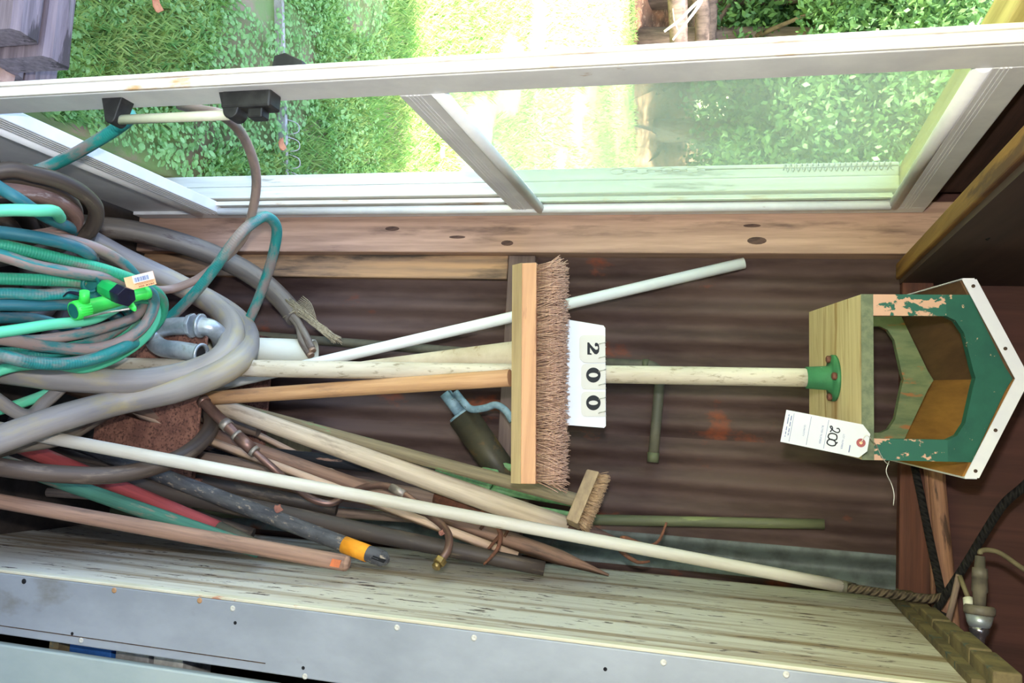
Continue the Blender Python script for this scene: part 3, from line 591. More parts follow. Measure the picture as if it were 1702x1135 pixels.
def log(px, py0, py1, dist, r, label):
    ps = []
    for k in range(5):
        d = ray(px+random.uniform(-3, 3), py0+(py1-py0)*k/4); t = dist/math.hypot(d.x, d.y); ps.append(C0+d*t)
    one('fallen_log', MB().tube(spline(ps, 4), [r, r*.8], 10), m_trunk, label, 'log', 'fallen logs on the leaf litter')
log(1128, -60, 110, 11.6, .13, 'grey fallen log lying lowest on the leaf litter bank')
log(1165, -30, 72, 11.9, .11, 'brown fallen log lying above the grey one on the bank')
log(1182, -30, 90, 12.3, .10, 'thin brown fallen log nearest the tree trunks')
d3 = lambda px, py, dist: (lambda d: C0+d*(dist/math.hypot(d.x, d.y)))(ray(px, py))
bp = [d3(1104, 52, 9), d3(1128, 34, 9), d3(1150, 12, 9.05), d3(1170, -8, 9.1), d3(1200, -60, 9.2)]
b2 = [d3(1118, 66, 9), d3(1140, 38, 9), d3(1158, 14, 9.05), d3(1166, 0, 9.1)]
thing('dead_branch', 'bleached forked dead branch in front of the tree line', 'branch', [('stem', MB().tube(spline(bp, 5), [.012, .022], 7), m_branch), ('fork', MB().tube(spline(b2, 5), [.01, .018], 7), m_branch),
      ('twig', MB().tube([d3(1118, 14, 9), d3(1120, 32, 9), d3(1126, 48, 9), d3(1130, 54, 9)], .006, 6), m_branch)])
t1 = C0; dd = ray(1210, 0)
tr0 = d3(1150, 0, 13); one('bare_tree_trunk', MB().tube([V((tr0.x, tr0.y, hgt(tr0.x, tr0.y)-.1)), d3(1210, -2, 13), d3(1300, 0, 13), d3(1480, -20, 13)], [.1, .075, .07, .05], 10), m_trunk, 'slim bare tree trunk standing at the edge of the view', 'trunk')
# fallen orange leaves on the lawn
def leaf(p, s, mt, label, cat='leaf', group=None, nrm=(0, 0, 1)):
    nv = V(nrm).normalized(); a = V((1, .3, 0)); a = (a-nv*a.dot(nv)).normalized(); b = nv.cross(a); mb = MB()
    pts = []
    for k in range(10):
        t = 2*math.pi*k/10; rr = s*(1 if k % 2 == 0 else .78)*(.7+.5*((k*7) % 5)/5)
        pts.append(p+a*math.cos(t)*rr+b*math.sin(t)*rr*.8+nv*(random.uniform(0, .35)*s))
    mb.prism(pts, nv*.0012); return one('dead_leaf', mb, mt, label, cat, group)
for px, py, lab in ((258, 8, 'orange fallen leaf on the grass above the door stile'), (466, 240, 'orange fallen leaf beside the lawn edging'), (733, 253, 'red fallen leaf on the bright lawn'), (20, 300, None)):
    if lab: pp = PZ(px, py, GROUND+.05); leaf(pp, .03 if px < 700 else .045, m_deadleaf, lab, group='fallen leaves on the lawn')

# ================================================================== CABINET
XC = .318
zc0, zc1 = FLOOR, 1.832
prt = []
prt.append(('side_plank', MB().box((XC, 1.352, zc0), (XC+.02, 1.80, zc1)), m_cabside, {'bevel': .002}))
prt.append(('side_plank', MB().box((XC+.0025, 1.803, zc0), (XC+.02, 2.10, zc1)), m_cabside, {'bevel': .002}))
fx1 = PY(0, 1054, 1.33).x
stile_subs = [('paint_edge', MB().box((XC-.006, 1.331, zc0), (XC-.0005, 1.351, zc1)), m_cabedge, {'bevel': .0015})]
for px, py, k in ((40, 966, 2), (190, 981, 0), (332, 998, 0), (387, 1011, 1), (660, 1043, 1), (788, 1060, 1), (1103, 1101, 1), (1307, 1121, 1), (135, 1064, 1), (507, 1124, 1)):
    p = PY(px, py, 1.33); stile_subs.append(('nail_head', MB().lathe(p+V((0, .001, 0)), (0, -1, 0), [(0, .0048), (.0018, .0048), (.0026, .003)], 12), (m_nail, m_nailw, m_hole)[k], {}))
for px, py in ((391, 1035), (120, 1053), (1006, 1112), (504, 1110)):
    p = PY(px, py, 1.33); stile_subs.append(('nail_hole', MB().lathe(p+V((0, .001, 0)), (0, -1, 0), [(0, .003), (.0014, .003)], 10), m_hole, {}))
stile_subs.append(('groove', MB().box((fx1-.016, 1.3293, zc0), (fx1-.0145, 1.3302, .75)), m_rivet, {}))
prt.append(('front_stile', MB().box((XC-.0004, 1.33, zc0), (fx1, 1.352, zc1)), m_cabfront, {'bevel': .002, 'subs': stile_subs}))
dx0 = PY(0, 1071, 1.325).x
prt.append(('cabinet_door', MB().box((dx0, 1.325, zc0+.04), (.93, 1.345, 1.70)), m_cabdoor, {'bevel': .003}))
prt.append(('front_stile', MB().box((.94, 1.33, zc0), (1.05, 1.352, zc1)), m_cabfront, {'bevel': .002}))
prt.append(('top_rail', MB().box((fx1, 1.331, 1.71), (.94, 1.352, zc1)), m_cabfront, {'bevel': .002}))
prt.append(('side_plank', MB().box((1.03, 1.352, zc0), (1.05, 2.10, zc1)), m_cabside))
prt.append(('back_panel', MB().box((XC+.02, 2.085, zc0), (1.03, 2.098, zc1)), m_cabtop))
prt.append(('shelf', MB().box((XC+.02, 1.353, .30), (1.03, 2.085, .32)), m_cabtop))
for k in range(6):
    y0 = 1.325+k*.1292
    prt.append(('top_board', MB().box((.285-.006*(k % 2)+.004*k, y0, zc1), (1.07, y0+.127, zc1+.036-.004*(k % 2))), m_cabtop, {'bevel': .003}))
prt.append(('top_cleat', MB().box((XC-.012, 1.36, zc1-.018), (XC, 2.09, zc1)), m_cabtop))
thing('storage_cabinet', 'tall painted wooden cabinet with peeling pale green side and blue-grey front', 'cabinet', prt)
# things glimpsed through the gap of the cabinet door
for (x0, z0, h, col, lab) in ((.395, .32, .09, (40, 90, 160), 'blue box glimpsed through the cabinet door gap'), (.40, .42, .07, (150, 150, 150), 'pale printed carton glimpsed through the cabinet door gap'), (.40, .50, .06, (190, 190, 186), 'light grey carton topmost in the cabinet gap')):
    one('carton', MB().box((x0, 1.38, z0), (x0+.12, 1.47, z0+h)), mat('carton_%d' % col[0], col, tuple(int(v*.8) for v in col), scale=(30, 30, 30), rough=.6, bump=0), lab, 'box', bevel=.002)
# dead leaf scraps caught on the tools
for px, py, Y, s, lab in ((462, 846, 1.60, .012, 'curled dead leaf caught on the mottled grey handle'), (733, 886, 1.62, .008, 'tiny dead leaf scrap by the brass fitting')):
    leaf(PY(px, py, Y), s, m_redleaf, lab, group='dead leaf scraps among the tools', nrm=(-.3, -.8, .5))

# ================================================================== RUSTY BOX, HOSES
bx0, bx1, by0, by1, bz1 = PY(335, 540, 1.74).x, PY(335, 800, 1.74).x, 1.74, 2.03, PY(335, 650, 1.74).z
zl2 = PY(158, 700, 1.74).z
def shell(z0, z1, floor_=False):
    t = .004; mb = MB()
    mb.box((bx0, by0, z0), (bx1, by0+t, z1)).box((bx0, by1-t, z0), (bx1, by1, z1)).box((bx0, by0+t, z0), (bx0+t, by1-t, z1)).box((bx1-t, by0+t, z0), (bx1, by1-t, z1))
    if floor_: mb.box((bx0+t, by0+t, z0), (bx1-t, by1-t, z0+.004))
    return mb
rim = MB()
for a, b in (((bx0, by0), (bx1, by0)), ((bx1, by0), (bx1, by1)), ((bx1, by1), (bx0, by1)), ((bx0, by1), (bx0, by0))): rim.tube([V((*a, bz1)), V((*b, bz1))], .004, 8)
thing('rusty_metal_bin', 'open square bin of speckled rusty steel under the drain trap', 'bin', [('body', shell(zl2, bz1), m_box), ('base', shell(FLOOR, zl2, True), m_darkshade), ('rim', rim, m_box)])  # lower half coloured black for the shadow of the thick hose

def hp(px, py, dz=0): return PZ(px, py, .08+.00058*px+dz)
def hose_thing(name, pts, wpx, mt, label, group, n=10, seg=12, ends=True, cat='hose', flat=1):
    ref = min((p for p in pts), key=lambda p: abs((p-C0).dot(fwd)-1.7)); r_ = rad(wpx, ref)
    return one(name, MB().tube(spline(pts, n), r_, seg, flat), mt, label, cat, group)
G = 'coiled garden hoses'
# ribbed teal hose: through the missing lower pane, down, around the pile and up in a tall loop
hose_thing('garden_hose', [PX(205, 185, -.60), PX(215, 197, -.545), PY(165, 232, 1.36), PY(100, 268, 1.40), PY(40, 290, 1.38), PY(-40, 305, 1.30), PY(-160, 420, 1.25), PY(-120, 560, 1.30),
    hp(0, 590, .10), hp(60, 603, .10), hp(130, 602, .09), hp(200, 580, .08), PY(262, 545, 1.70), PY(330, 480, 1.68), PY(392, 398, 1.66), PY(418, 372, 1.68), PY(442, 360, 1.72), PY(460, 380, 1.77), PY(452, 430, 1.82), PY(432, 490, 1.87), PY(412, 535, 1.9), PY(380, 590, 1.92)],
    21, m_teal, 'ribbed teal garden hose rising in a tall loop above the coil', G)
# dusty brown hose: arches out through the lower pane
hose_thing('garden_hose', [PX(300, 175, -.62), PX(335, 183, -.575), PX(372, 193, -.55), PY(405, 228, 1.48), PY(425, 285, 1.58), PY(422, 340, 1.66), PY(404, 395, 1.74), PY(370, 432, 1.78), PY(320, 468, 1.79), PY(265, 482, 1.74), hp(200, 462, .05), hp(130, 440, .06), hp(40, 415, .07), hp(-60, 395, .07)],
    17, m_brownh, 'dusty brown garden hose arching out through the open lower pane', G)
# bright mint hose
hose_thing('garden_hose', [hp(100, 362, .12), hp(90, 351, .18), hp(60, 350, .20), hp(0, 350, .2), hp(-90, 360, .2), hp(-180, 480, .15), hp(-90, 560, .13), hp(0, 552, .12), hp(80, 540, .11), hp(155, 530, .1), hp(215, 500, .05), hp(252, 500, .04), hp(258, 530, .04), hp(235, 565, .04), hp(190, 595, .03), hp(140, 612, .02), hp(90, 606, .02), hp(20, 610, .02), hp(-60, 640, .0), hp(-120, 660, .0), hp(-60, 690, -.02), hp(0, 681, -.03), hp(50, 665, -.03), hp(88, 650, -.04), hp(130, 630, -.06)],
    18, m_mint, 'bright mint green hose of the coil, its strands the palest', G)
hose_thing('garden_hose', [hp(-80, 395, .1), hp(0, 407, .1), hp(100, 430, .09), hp(180, 450, .08), hp(240, 474, .07), hp(270, 500, .04), hp(258, 540, .01), hp(190, 590, -.01), hp(90, 600, 0), hp(-40, 610, 0)],
    20, m_green, 'green hose with dotted ribs running along the top of the coil', G)
hose_thing('garden_hose', [hp(-90, 460, .09), hp(0, 463, .08), hp(80, 466, .08), hp(140, 470, .08), hp(200, 490, .03), hp(225, 520, .02), hp(200, 555, .01), hp(100, 580, .0), hp(-60, 590, 0)],
    20, m_green, 'green ribbed hose lying under the spray nozzle', G)
hose_thing('garden_hose', [hp(-80, 500, .09), hp(0, 488, .08), hp(70, 490, .085), hp(130, 488, .08), hp(190, 500, .03), hp(215, 530, .02), hp(150, 570, .03), hp(60, 590, .04), hp(-50, 600, .03)],
    19, m_teal, 'teal ribbed hose beside the black trigger lever', G)
hose_thing('garden_hose', [hp(-60, 270, .1), hp(0, 312, .14), hp(30, 330, .15), hp(62, 352, .13), hp(92, 368, .1), hp(115, 377, .07), hp(121, 384, .04), hp(112, 392, .0)],
    19, m_blue, 'blue-teal hose crossing the brown rubber ring', G)
hose_thing('garden_hose', [hp(-80, 380, .12), hp(0, 386, .11), hp(70, 396, .11), hp(125, 410, .1), hp(150, 424, .08), hp(155, 432, .03)],
    20, m_blue, 'blue-teal hose with its end above the green ribbed hose', G)
hose_thing('garden_hose', [hp(60, 392, .06), hp(110, 398, .08), hp(160, 412, .08), hp(200, 434, .06), hp(228, 462, .04), hp(240, 490, .02), hp(225, 525, .04), hp(160, 548, .06), hp(90, 562, .06), hp(20, 566, .06), hp(-50, 560, .06)],
    18, m_dusty, 'dusty teal hose curving round the inside of the coil', G)
hose_thing('garden_hose', [hp(-80, 405, .12), hp(0, 424, .11), hp(60, 442, .11), hp(130, 455, .1), hp(200, 466, .07), hp(246, 482, .07), hp(256, 505, .06), hp(240, 540, .06), hp(205, 566, .06), hp(150, 580, .06), hp(80, 576, .07), hp(20, 566, .09), hp(-50, 556, .1)],
    20, m_dusty, 'dusty grey-teal hose passing just below the green dotted one', G)
hose_thing('garden_hose', [hp(-80, 510, .08), hp(0, 507, .08), hp(60, 508, .08), hp(120, 507, .07), hp(180, 520, .03), hp(200, 540, .0), hp(150, 556, -.02), hp(60, 530, -.02), hp(-60, 530, 0)],
    19, m_blue, 'blue hose strand just above the lime nozzle end', G)
hose_thing('garden_hose', [PY(-40, 640, 1.33), PY(40, 690, 1.44), PY(75, 668, 1.49), PY(98, 648, 1.52), PY(130, 615, 1.56), PY(160, 600, 1.60)], 22, m_thick, 'short grey hose between the mint strand and the bin', 'grey rubber hoses')
# thick grey hose: two big turns
hose_thing('thick_hose', [PY(150, 400, 1.72), PY(210, 432, 1.80), PY(290, 470, 1.86), PY(352, 505, 1.88), PY(386, 545, 1.78), PY(372, 590, 1.675), PY(320, 618, 1.635), PY(230, 634, 1.58), PY(120, 630, 1.51), PY(0, 615, 1.42), PY(-120, 600, 1.32),
     PY(-260, 560, 1.2), PY(-330, 480, 1.22), PY(-200, 400, 1.45), PY(0, 392, 1.62), PY(150, 420, 1.76), PY(250, 455, 1.86), PY(330, 490, 1.92), PY(392, 528, 1.92), PY(412, 565, 1.82), PY(388, 607, 1.66), PY(300, 646, 1.615), PY(200, 668, 1.57), PY(100, 695, 1.44), PY(0, 730, 1.34), PY(-90, 760, 1.25)],
     46, m_thick, 'thick grey rubber hose in two big turns round the drain trap', 'grey rubber hoses', n=12, seg=16)
# dark rubber hose low round the bin
hose_thing('rubber_hose', [PY(-120, 750, 1.24), PY(0, 776, 1.36), PY(100, 788, 1.44), PY(200, 788, 1.52), PY(290, 764, 1.60), PY(338, 730, 1.68), PY(352, 695, 1.75), PY(330, 650, 1.86)],
     30, m_dkrub, 'dark brown rubber hose looped low around the rusty bin', 'brown rubber hoses', seg=14)
hose_thing('rubber_hose', [PY(-100, 800, 1.30), PY(0, 748, 1.42), PY(100, 728, 1.52), PY(170, 690, 1.62), PY(240, 655, 1.67)], 26, m_cable, 'dark grey hose between the thick hose and the bin', 'brown rubber hoses')
# brown rubber coil leaning on the door panel
hose_thing('rubber_hose', [hp(-120, 330, .10), hp(0, 284, .12), hp(60, 290, .12), hp(110, 305, .11), hp(146, 328, .09), hp(160, 352, .07), hp(150, 382, .04), hp(118, 400, .02), hp(60, 420, 0), hp(-60, 440, 0)],
     26, m_dkrub, 'dark brown rubber hose curved against the door kick panel', 'brown rubber hoses', seg=14)
hose_thing('rubber_hose', [hp(-100, 330, .07), hp(0, 298, .08), hp(60, 304, .08), hp(105, 322, .07), hp(126, 345, .05), hp(124, 368, .03), hp(100, 388, .0), hp(40, 400, -.02), hp(-60, 420, -.02)],
     20, m_dkrub, 'inner turn of dark rubber hose behind the brown ring', 'brown rubber hoses')
hose_thing('rubber_ring', [hp(-100, 340, .11), hp(-30, 318, .12), hp(20, 318, .12), hp(70, 327, .11), hp(110, 343, .09), hp(126, 362, .07), hp(112, 382, .05), hp(50, 395, .04), hp(-60, 400, .04), hp(-120, 370, .08)],
     25, m_ring, 'worn red-brown rubber ring under the blue-teal hose', 'brown rubber hoses', seg=14, cat='ring')
# heap of old hose on the floor that carries the coil
for k, (cx, cy, r_, zz) in enumerate(((-.28, 1.50, .20, FLOOR+.03), (-.25, 1.48, .15, FLOOR+.075), (-.27, 1.52, .19, FLOOR+.115), (-.30, 1.50, .14, FLOOR+.15))):
    one('rubber_hose', MB().tube([V((cx+r_*math.cos(t/24*2*math.pi), cy+r_*math.sin(t/24*2*math.pi), zz)) for t in range(24)], .022, 10), m_dkrub, ('lowest, widest dark hose turn on the floor', 'narrow dark hose turn second from the floor', 'wide dark hose turn third from the floor', 'narrow dark hose turn topmost under the coil')[k], 'hose', 'old hose turns under the coil')

# frayed cable
cps = [PY(60, 366, 1.72), PY(150, 376, 1.80), PY(220, 384, 1.86), PY(300, 404, 1.92), PY(370, 430, 1.97), PY(430, 464, 2.0), PY(470, 500, 2.0), PY(492, 528, 1.99)]
pr = [('sheath', MB().tube(spline(cps, 8), [rad(37, cps[2]), rad(34, cps[-1])], 16), m_cable)]
for a in (0, 1):
    c = [PY(478, 512+8*a, 1.985), PY(496, 535+6*a, 1.97), PY(508-6*a, 558+8*a, 1.955), PY(518-3*a, 580+8*a, 1.945)]
    pr.append(('conductor', MB().tube(spline(c, 6), rad(13, c[0]), 10), m_cable, {'subs': [('copper_end', MB().tube([c[-1], c[-1]+(c[-1]-c[-2]).normalized()*.008], rad(12, c[0]), 10), m_coppertip, {'label': 'cut copper strands'})]}))
fr = MB()
for k in range(46):
    t = random.random(); a = PY(478+random.uniform(-6, 14), 503+random.uniform(-8, 14), 1.975); sw = random.uniform(-6, 6)
    b = PY(512+sw, 520+random.uniform(0, 14)+sw*.4, 1.96); c = PY(540+sw*.7, 548+random.uniform(-4, 8), 1.955); d = PY(558+random.uniform(-8, 12), 566+random.uniform(-7, 7), 1.96+random.uniform(-.01, .01))
    fr.tube(spline([a, b, c, d], 4), .0011, 4)
for k in range(16):
    a = PY(470+k*2.2, 528-k*2.4, 1.972); b = PY(484+k*2.2, 520-k*1.0, 1.965); c = PY(496+k*2.0, 516+k*1.0, 1.97); fr.tube(spline([a, b, c], 4), .0012, 4)
pr.append(('frayed_braid', fr, m_frayed, {'kind': 'stuff'}))
thing('frayed_cable', 'thick dark cable with frayed wire braid and two bare copper ends', 'cable', pr)

# spray nozzle with couplings and tag
Yn = 1.385
n0, n1 = PY(122, 517, Yn-.035), PY(246, 486, Yn+.11); ax = (n1-n0).normalized(); Ln = (n1-n0).length; Rn = rad(30, n0)
pr = []
bar = MB().lathe(n0, ax, [(0, Rn*.98), (.0, Rn*1.05), (Ln*.18, Rn*1.02), (Ln*.18, Rn*.9), (Ln*.6, Rn*.78), (Ln*.93, Rn*.66), (Ln*.93, Rn*.8), (Ln, Rn*.78)], 24)
pr.append(('barrel', bar, m_lime))
pr.append(('mouth', MB().lathe(n0-ax*.0004, ax*-1, [(0, Rn*.86), (.0006, Rn*.86)], 20), m_dkgreen, {'label': 'dark nozzle mouth'}))
side = V((0, 0, 1)); side = (side-ax*side.dot(ax)).normalized(); s2 = ax.cross(side)
rb = MB()
for k in range(22):
    a = 2*math.pi*k/22; o = side*math.cos(a)+s2*math.sin(a); rb.obox(n0+ax*Ln*.1+o*Rn*1.02, ax*Ln*.07, o*.0012, ax.cross(o)*.0012)
pr.append(('grip_ribs', rb, m_lime))
pr.append(('stub', MB().lathe(PY(140, 502, Yn-.025), (-.7, -.3, .2), [(0, .010), (.022, .009)], 12), m_lime))
pr.append(('trigger_rod', MB().tube([PY(140, 528, Yn-.04), PY(178, 519, Yn-.035), PY(216, 513, Yn-.03)], .0022, 8), m_wire))
pr.append(('rod_clip', MB().tube([PY(212, 500, Yn), PY(222, 512, Yn-.03), PY(224, 515, Yn-.035)], [.008, .003], 8), m_lime))
thing('spray_nozzle', 'lime green hose spray nozzle with ribbed front ring', 'nozzle', pr)
c0, c1 = PY(146, 470, Yn+.03), PY(164, 478, Yn-.01); 
pr = [('coupling_ring', MB().lathe(c0, (c1-c0), [(0, .013), (.004, .0175), (.016, .0185), (.026, .017), (.026, .012), (.014, .012)], 24, True), m_dkgreen),
      ('thumb_lever', MB().tube(spline([PY(106, 492, Yn-.03), PY(114, 486, Yn-.035), PY(128, 488, Yn-.035), PY(142, 493, Yn-.03)], 5), [.003, .006], 8, .5), m_navy),
      ('neck', MB().tube([PY(164, 480, Yn-.005), PY(178, 484, Yn-.015)], .007, 12), m_dkgreen),
      ('green_body', MB().tube([PY(174, 478, Yn-.03), PY(199, 490, Yn-.045)], [.0165, .0175], 8), m_kelly, {'bevel': .001}),
      ('black_nut', MB().tube([PY(197, 488, Yn-.045), PY(211, 494, Yn-.055)], [.0195, .0185], 6), m_navy, {'bevel': .001})]
thing('hose_coupling', 'dark green shut-off coupling with green body and black hex nut on the nozzle', 'coupling', pr)
# paper tag of the nozzle
def frame(o, u, v): u = V(u); v = V(v); n_ = u.cross(v).normalized(); return lambda a, b, c=0: o+u*a+v*b+n_*c
Yt = Yn-.045
A, B, D = PY(206, 462, Yt), PY(254, 450, Yt), PY(212, 484, Yt)
fT = frame(A, B-A, D-A); nz = (B-A).cross(D-A).normalized(); sg = -1 if nz.y > 0 else 1; off = .0006
def flatpoly(mb, f, pts, c0, c1):
    a = [f(x, y, c0) for x, y in pts]; b = [f(x, y, c1) for x, y in pts]; n_ = len(a); k = len(mb.v); mb.v += a+b
    mb.face(range(k, k+n_)); mb.face(list(range(k+n_, k+2*n_))[::-1])
    for i in range(n_): j = (i+1) % n_; mb.face([k+i, k+n_+i, k+n_+j, k+j])
    return mb
rc = lambda x0, y0, x1, y1: [(x0, y0), (x1, y0), (x1, y1), (x0, y1)]
s_ = sg
bars = MB()
xb = .34
for wdt in (1, 2, 1, 3, 1, 1, 2, 1, 3, 2, 1, 1, 2): flatpoly(bars, fT, rc(xb, .2, xb+.012*wdt, .52), s_*.0007, s_*.001); xb += .012*wdt+.018
mark = MB(); flatpoly(mark, fT, rc(.32, .64, .95, .67), s_*.0007, s_*.001); flatpoly(mark, fT, rc(.4, .73, .95, .75), s_*.0007, s_*.001)
brw = MB()
for x in (.42, .47, .52, .57, .66, .7, .76, .82, .86, .91): flatpoly(brw, fT, rc(x, .84, x+.03, .94), s_*.0007, s_*.001)
thing('nozzle_tag', 'small orange and white paper tag with barcode above the nozzle', 'tag', [('card', flatpoly(MB(), fT, rc(0, 0, 1, 1), 0, s_*.0004), m_tagorange), ('white_field', flatpoly(MB(), fT, rc(.28, .02, .99, .58), s_*.0004, s_*.0007), m_white),
      ('barcode', bars, m_blueink), ('print_line', mark, m_brownink), ('print_row', brw, m_brownink)])

# drain trap
pt = [PY(334, 588, 1.66), PY(300, 582, 1.665), PY(270, 578, 1.67), PY(256, 566, 1.68), PY(262, 550, 1.69), PY(282, 543, 1.69), PY(318, 541, 1.69)]
tr = MB().tube(spline(pt, 8), rad(30, pt[1]), 18, caps=(False, True))
mouth = (pt[0]-pt[1]).normalized()
pt2 = [PY(330, 541, 1.69), PY(352, 546, 1.70), PY(366, 562, 1.735), PY(368, 585, 1.79), PY(352, 602, 1.84)]
pr = [('u_bend', tr, m_zinc), ('mouth_bore', MB().lathe(pt[0]-mouth*.004, mouth, [(0, rad(24, pt[0])), (.002, rad(24, pt[0]))], 18), m_darkshade), ('rim', MB().lathe(pt[0]-mouth*.002, mouth, [(0, rad(30, pt[0])), (0, rad(36, pt[0])), (.005, rad(36, pt[0])), (.005, rad(27, pt[0])), (0, rad(26, pt[0]))], 20, False), m_zinc),
      ('slip_nut', MB().lathe(PY(316, 541, 1.69), PY(330, 541, 1.69)-PY(316, 541, 1.69), [(0, rad(36, pt[0])), (0, rad(42, pt[0])), (.010, rad(42, pt[0])), (.010, rad(36, pt[0]))], 8), m_zinc, {'bevel': .001}),
      ('slip_nut', MB().lathe(PY(331, 541, 1.69), PY(345, 542, 1.692)-PY(331, 541, 1.69), [(0, rad(36, pt[0])), (0, rad(41, pt[0])), (.007, rad(41, pt[0])), (.007, rad(36, pt[0]))], 20), m_zinc),
      ('tail_bend', MB().tube(spline(pt2, 8), rad(30, pt2[0]), 18), m_zinc)]
thing('drain_trap', 'galvanised u-shaped drain trap resting on the bin rim', 'pipe trap', pr)

# ================================================================== POLES AND TOOLS
def pole(a, b, w0, w1, floor=True, z=FLOOR+.02):
    p, q_ = PY(*a), PY(*b); ra, rb_ = rad(w0, p), rad(w1, q_)
    s0 = to_floor(p, q_, z) if floor else p
    n_ = 16; return [s0+(q_-s0)*i/n_ for i in range(n_+1)], [ra+(rb_-ra)*i/n_ for i in range(n_+1)]
def stick(name, a, b, w0, w1, mt, label, cat, group=None, floor=True, seg=14):
    p, r_ = pole(a, b, w0, w1, floor); return one(name, MB().tube(p, r_, seg), mt, label, cat, group)
# wide and long pvc pipes
p, r_ = pole((350, 581, 1.95), (522, 587, 1.985), 44, 46); one('pvc_pipe', MB().pipe(p[0], p[-1], r_[-1], r_[-1]*.88), m_pvcold, 'short wide white plastic pipe open at the top behind the thick hose', 'pipe')
p, r_ = pole((525, 603, 1.90), (1237, 437, 2.09), 15, 19); one('pvc_pipe', MB().pipe(p[0], p[-1], r_[-1], r_[-1]*.7), m_pvc, 'long thin white plastic pipe leaning left behind the push broom', 'pipe')
# tapered cream stake
p0, p1 = PY(470, 622, 1.86), PY(925, 586, 1.845)
one('tapered_stake', MB().tube([p0+(p1-p0)*i/12 for i in range(13)], [rad(6+46*(i/12)**.9 if i < 12 else 50, p0) for i in range(13)], 16), m_cream, 'tapered cream painted stake behind the push broom handle', 'stake')
# bent pipe behind the birdhouse pole
a, b = PY(425, 558, 2.075), PY(1000, 603, 2.095); f0 = to_floor(a, b)
pp = [f0+(b-f0)*i/10 for i in range(11)] + spline([PY(1060, 606, 2.095), PY(1082, 608, 2.095), PY(1094, 618, 2.095), PY(1096, 640, 2.095)], 4) + [PY(1091, 700, 2.095), PY(1085, 766, 2.09)]
thing('bent_pipe', 'dull green pipe with elbow hooking right behind the birdhouse pole', 'pipe', [('tube', MB().tube(pp, rad(17, b), 14), m_pipeg), ('elbow_collar', MB().tube([PY(1068, 606, 2.095), PY(1078, 607, 2.095)], rad(20, b), 14), m_olive), ('end_cap', MB().tube([PY(1086, 752, 2.09), PY(1085, 768, 2.09)], rad(19, b), 14), m_olive)])
stick('olive_pole', (300, 850, 2.06), (1370, 871, 2.108), 19, 17, m_olive, 'long olive green pole leaning on the corrugated wall', 'pole')
# plywood offcut
z1 = PY(505, 740, 2.02).z; xa, xb_ = PY(505, 700, 2.02).x, PY(505, 783, 2.02).x
one('plywood_offcut', MB().box((xa, 2.05, FLOOR), (xb_, 2.066, z1)), wood('olive_brown_plywood', (132, 116, 84), (104, 90, 66), axis=0), 'small olive brown plywood offcut standing behind the handles', 'board', bevel=.002)
# garden fork with black handle
p, r_ = pole((340, 744, 1.90), (722, 784, 1.95), 22, 24)
hd = PY(722, 784, 1.95); t = (hd-p[0]).normalized()
pr = [('handle', MB().tube(p, r_, 14), m_h_black), ('ferrule', MB().tube([PY(688, 780, 1.945), PY(726, 784, 1.951)], [rad(26, hd), rad(27, hd)], 14), m_jack),
      ('socket', MB().tube(spline([PY(724, 785, 1.951), PY(770, 794, 1.955), PY(800, 802, 1.96), PY(818, 812, 1.96)], 5), [rad(27, hd), rad(24, hd), rad(16, hd), rad(14, hd)][0:1]*16, 12), m_forkgreen)]
c = PY(820, 812, 1.96); q1, q2 = PY(812, 768, 1.985), PY(822, 838, 1.93)
pr.append(('crossbar', MB().obox(c, (q2-q1)/2, V((0, .006, 0)), t*.02), m_forkgreen, {'bevel': .003}))
for k in range(4):
    s0 = q1+(q2-q1)*(k/3.); e0 = PY(925+18*k, 800+20*k, 1.985-.018*k)
    pr.append(('tine', MB().tube(spline([s0, s0+(e0-s0)*.3+V((0, .01, 0)), s0+(e0-s0)*.7+V((0, .008, 0)), e0], 4), [.011, .005], 8, .5), m_forkgreen))
thing('garden_fork', 'garden fork with scraped black handle and green tines', 'fork', pr)
# jack with blue crank
j0, j1 = PY(768, 690, 2.0), PY(872, 838, 2.03); jt = (j1-j0).normalized()
b0 = PY(740, 653, 1.99)
pr = [('tube', MB().tube([j0, j1], rad(50, j0), 18), m_jack), ('collar', MB().tube([j0-jt*.006, j0+jt*.004], rad(44, j0), 18), m_bluemetal), ('screw_shaft', MB().tube([b0, j0], rad(21, j0), 14), m_bluemetal),
      ('clevis', MB().obox(PY(764, 668, 1.985), (PY(782, 688, 1.985)-PY(752, 654, 1.985))*.55, V((0, .006, 0)), V((.008, 0, .006))), m_bluemetal, {'bevel': .002}),
      ('crank', MB().tube(spline([PY(757, 652, 1.975), PY(772, 670, 1.97), PY(784, 680, 1.97), PY(806, 678, 1.965), PY(824, 673, 1.965), PY(840, 682, 1.965), PY(852, 700, 1.965)], 5), rad(12, j0), 10), m_bluemetal)]
thing('screw_jack', 'dark tubular screw jack with a blue-grey crank beside the broom', 'jack', pr)
# rake with rusty head and brown handle, second brown handle
p, r_ = pole((330, 762, 1.83), (722, 829, 1.90), 26, 27); h_ = p[-1]; t = (p[-1]-p[0]).normalized()
pr = [('handle', MB().tube(p, r_, 14), m_h_brown2), ('socket', MB().tube([PY(716, 828, 1.90), PY(800, 846, 1.91), PY(850, 858, 1.915)], [rad(27, h_), rad(24, h_), rad(12, h_)], 12), m_iron)]
for k, (px, py) in enumerate(((800, 850), (840, 862))): pr.append(('tine', MB().tube(spline([PY(px-8, py-6, 1.91), PY(px, py+4, 1.895), PY(px+4, py+18, 1.885), PY(px-2, py+30, 1.88)], 4), [.005, .003], 8), m_iron))
thing('hand_cultivator', 'brown handled cultivator with a rusty iron socket and short tines', 'cultivator', pr)
stick('wooden_pole', (480, 806, 1.88), (830, 858, 1.945), 22, 30, m_h_brown, 'plain brown wooden handle just above the copper arch', 'handle')
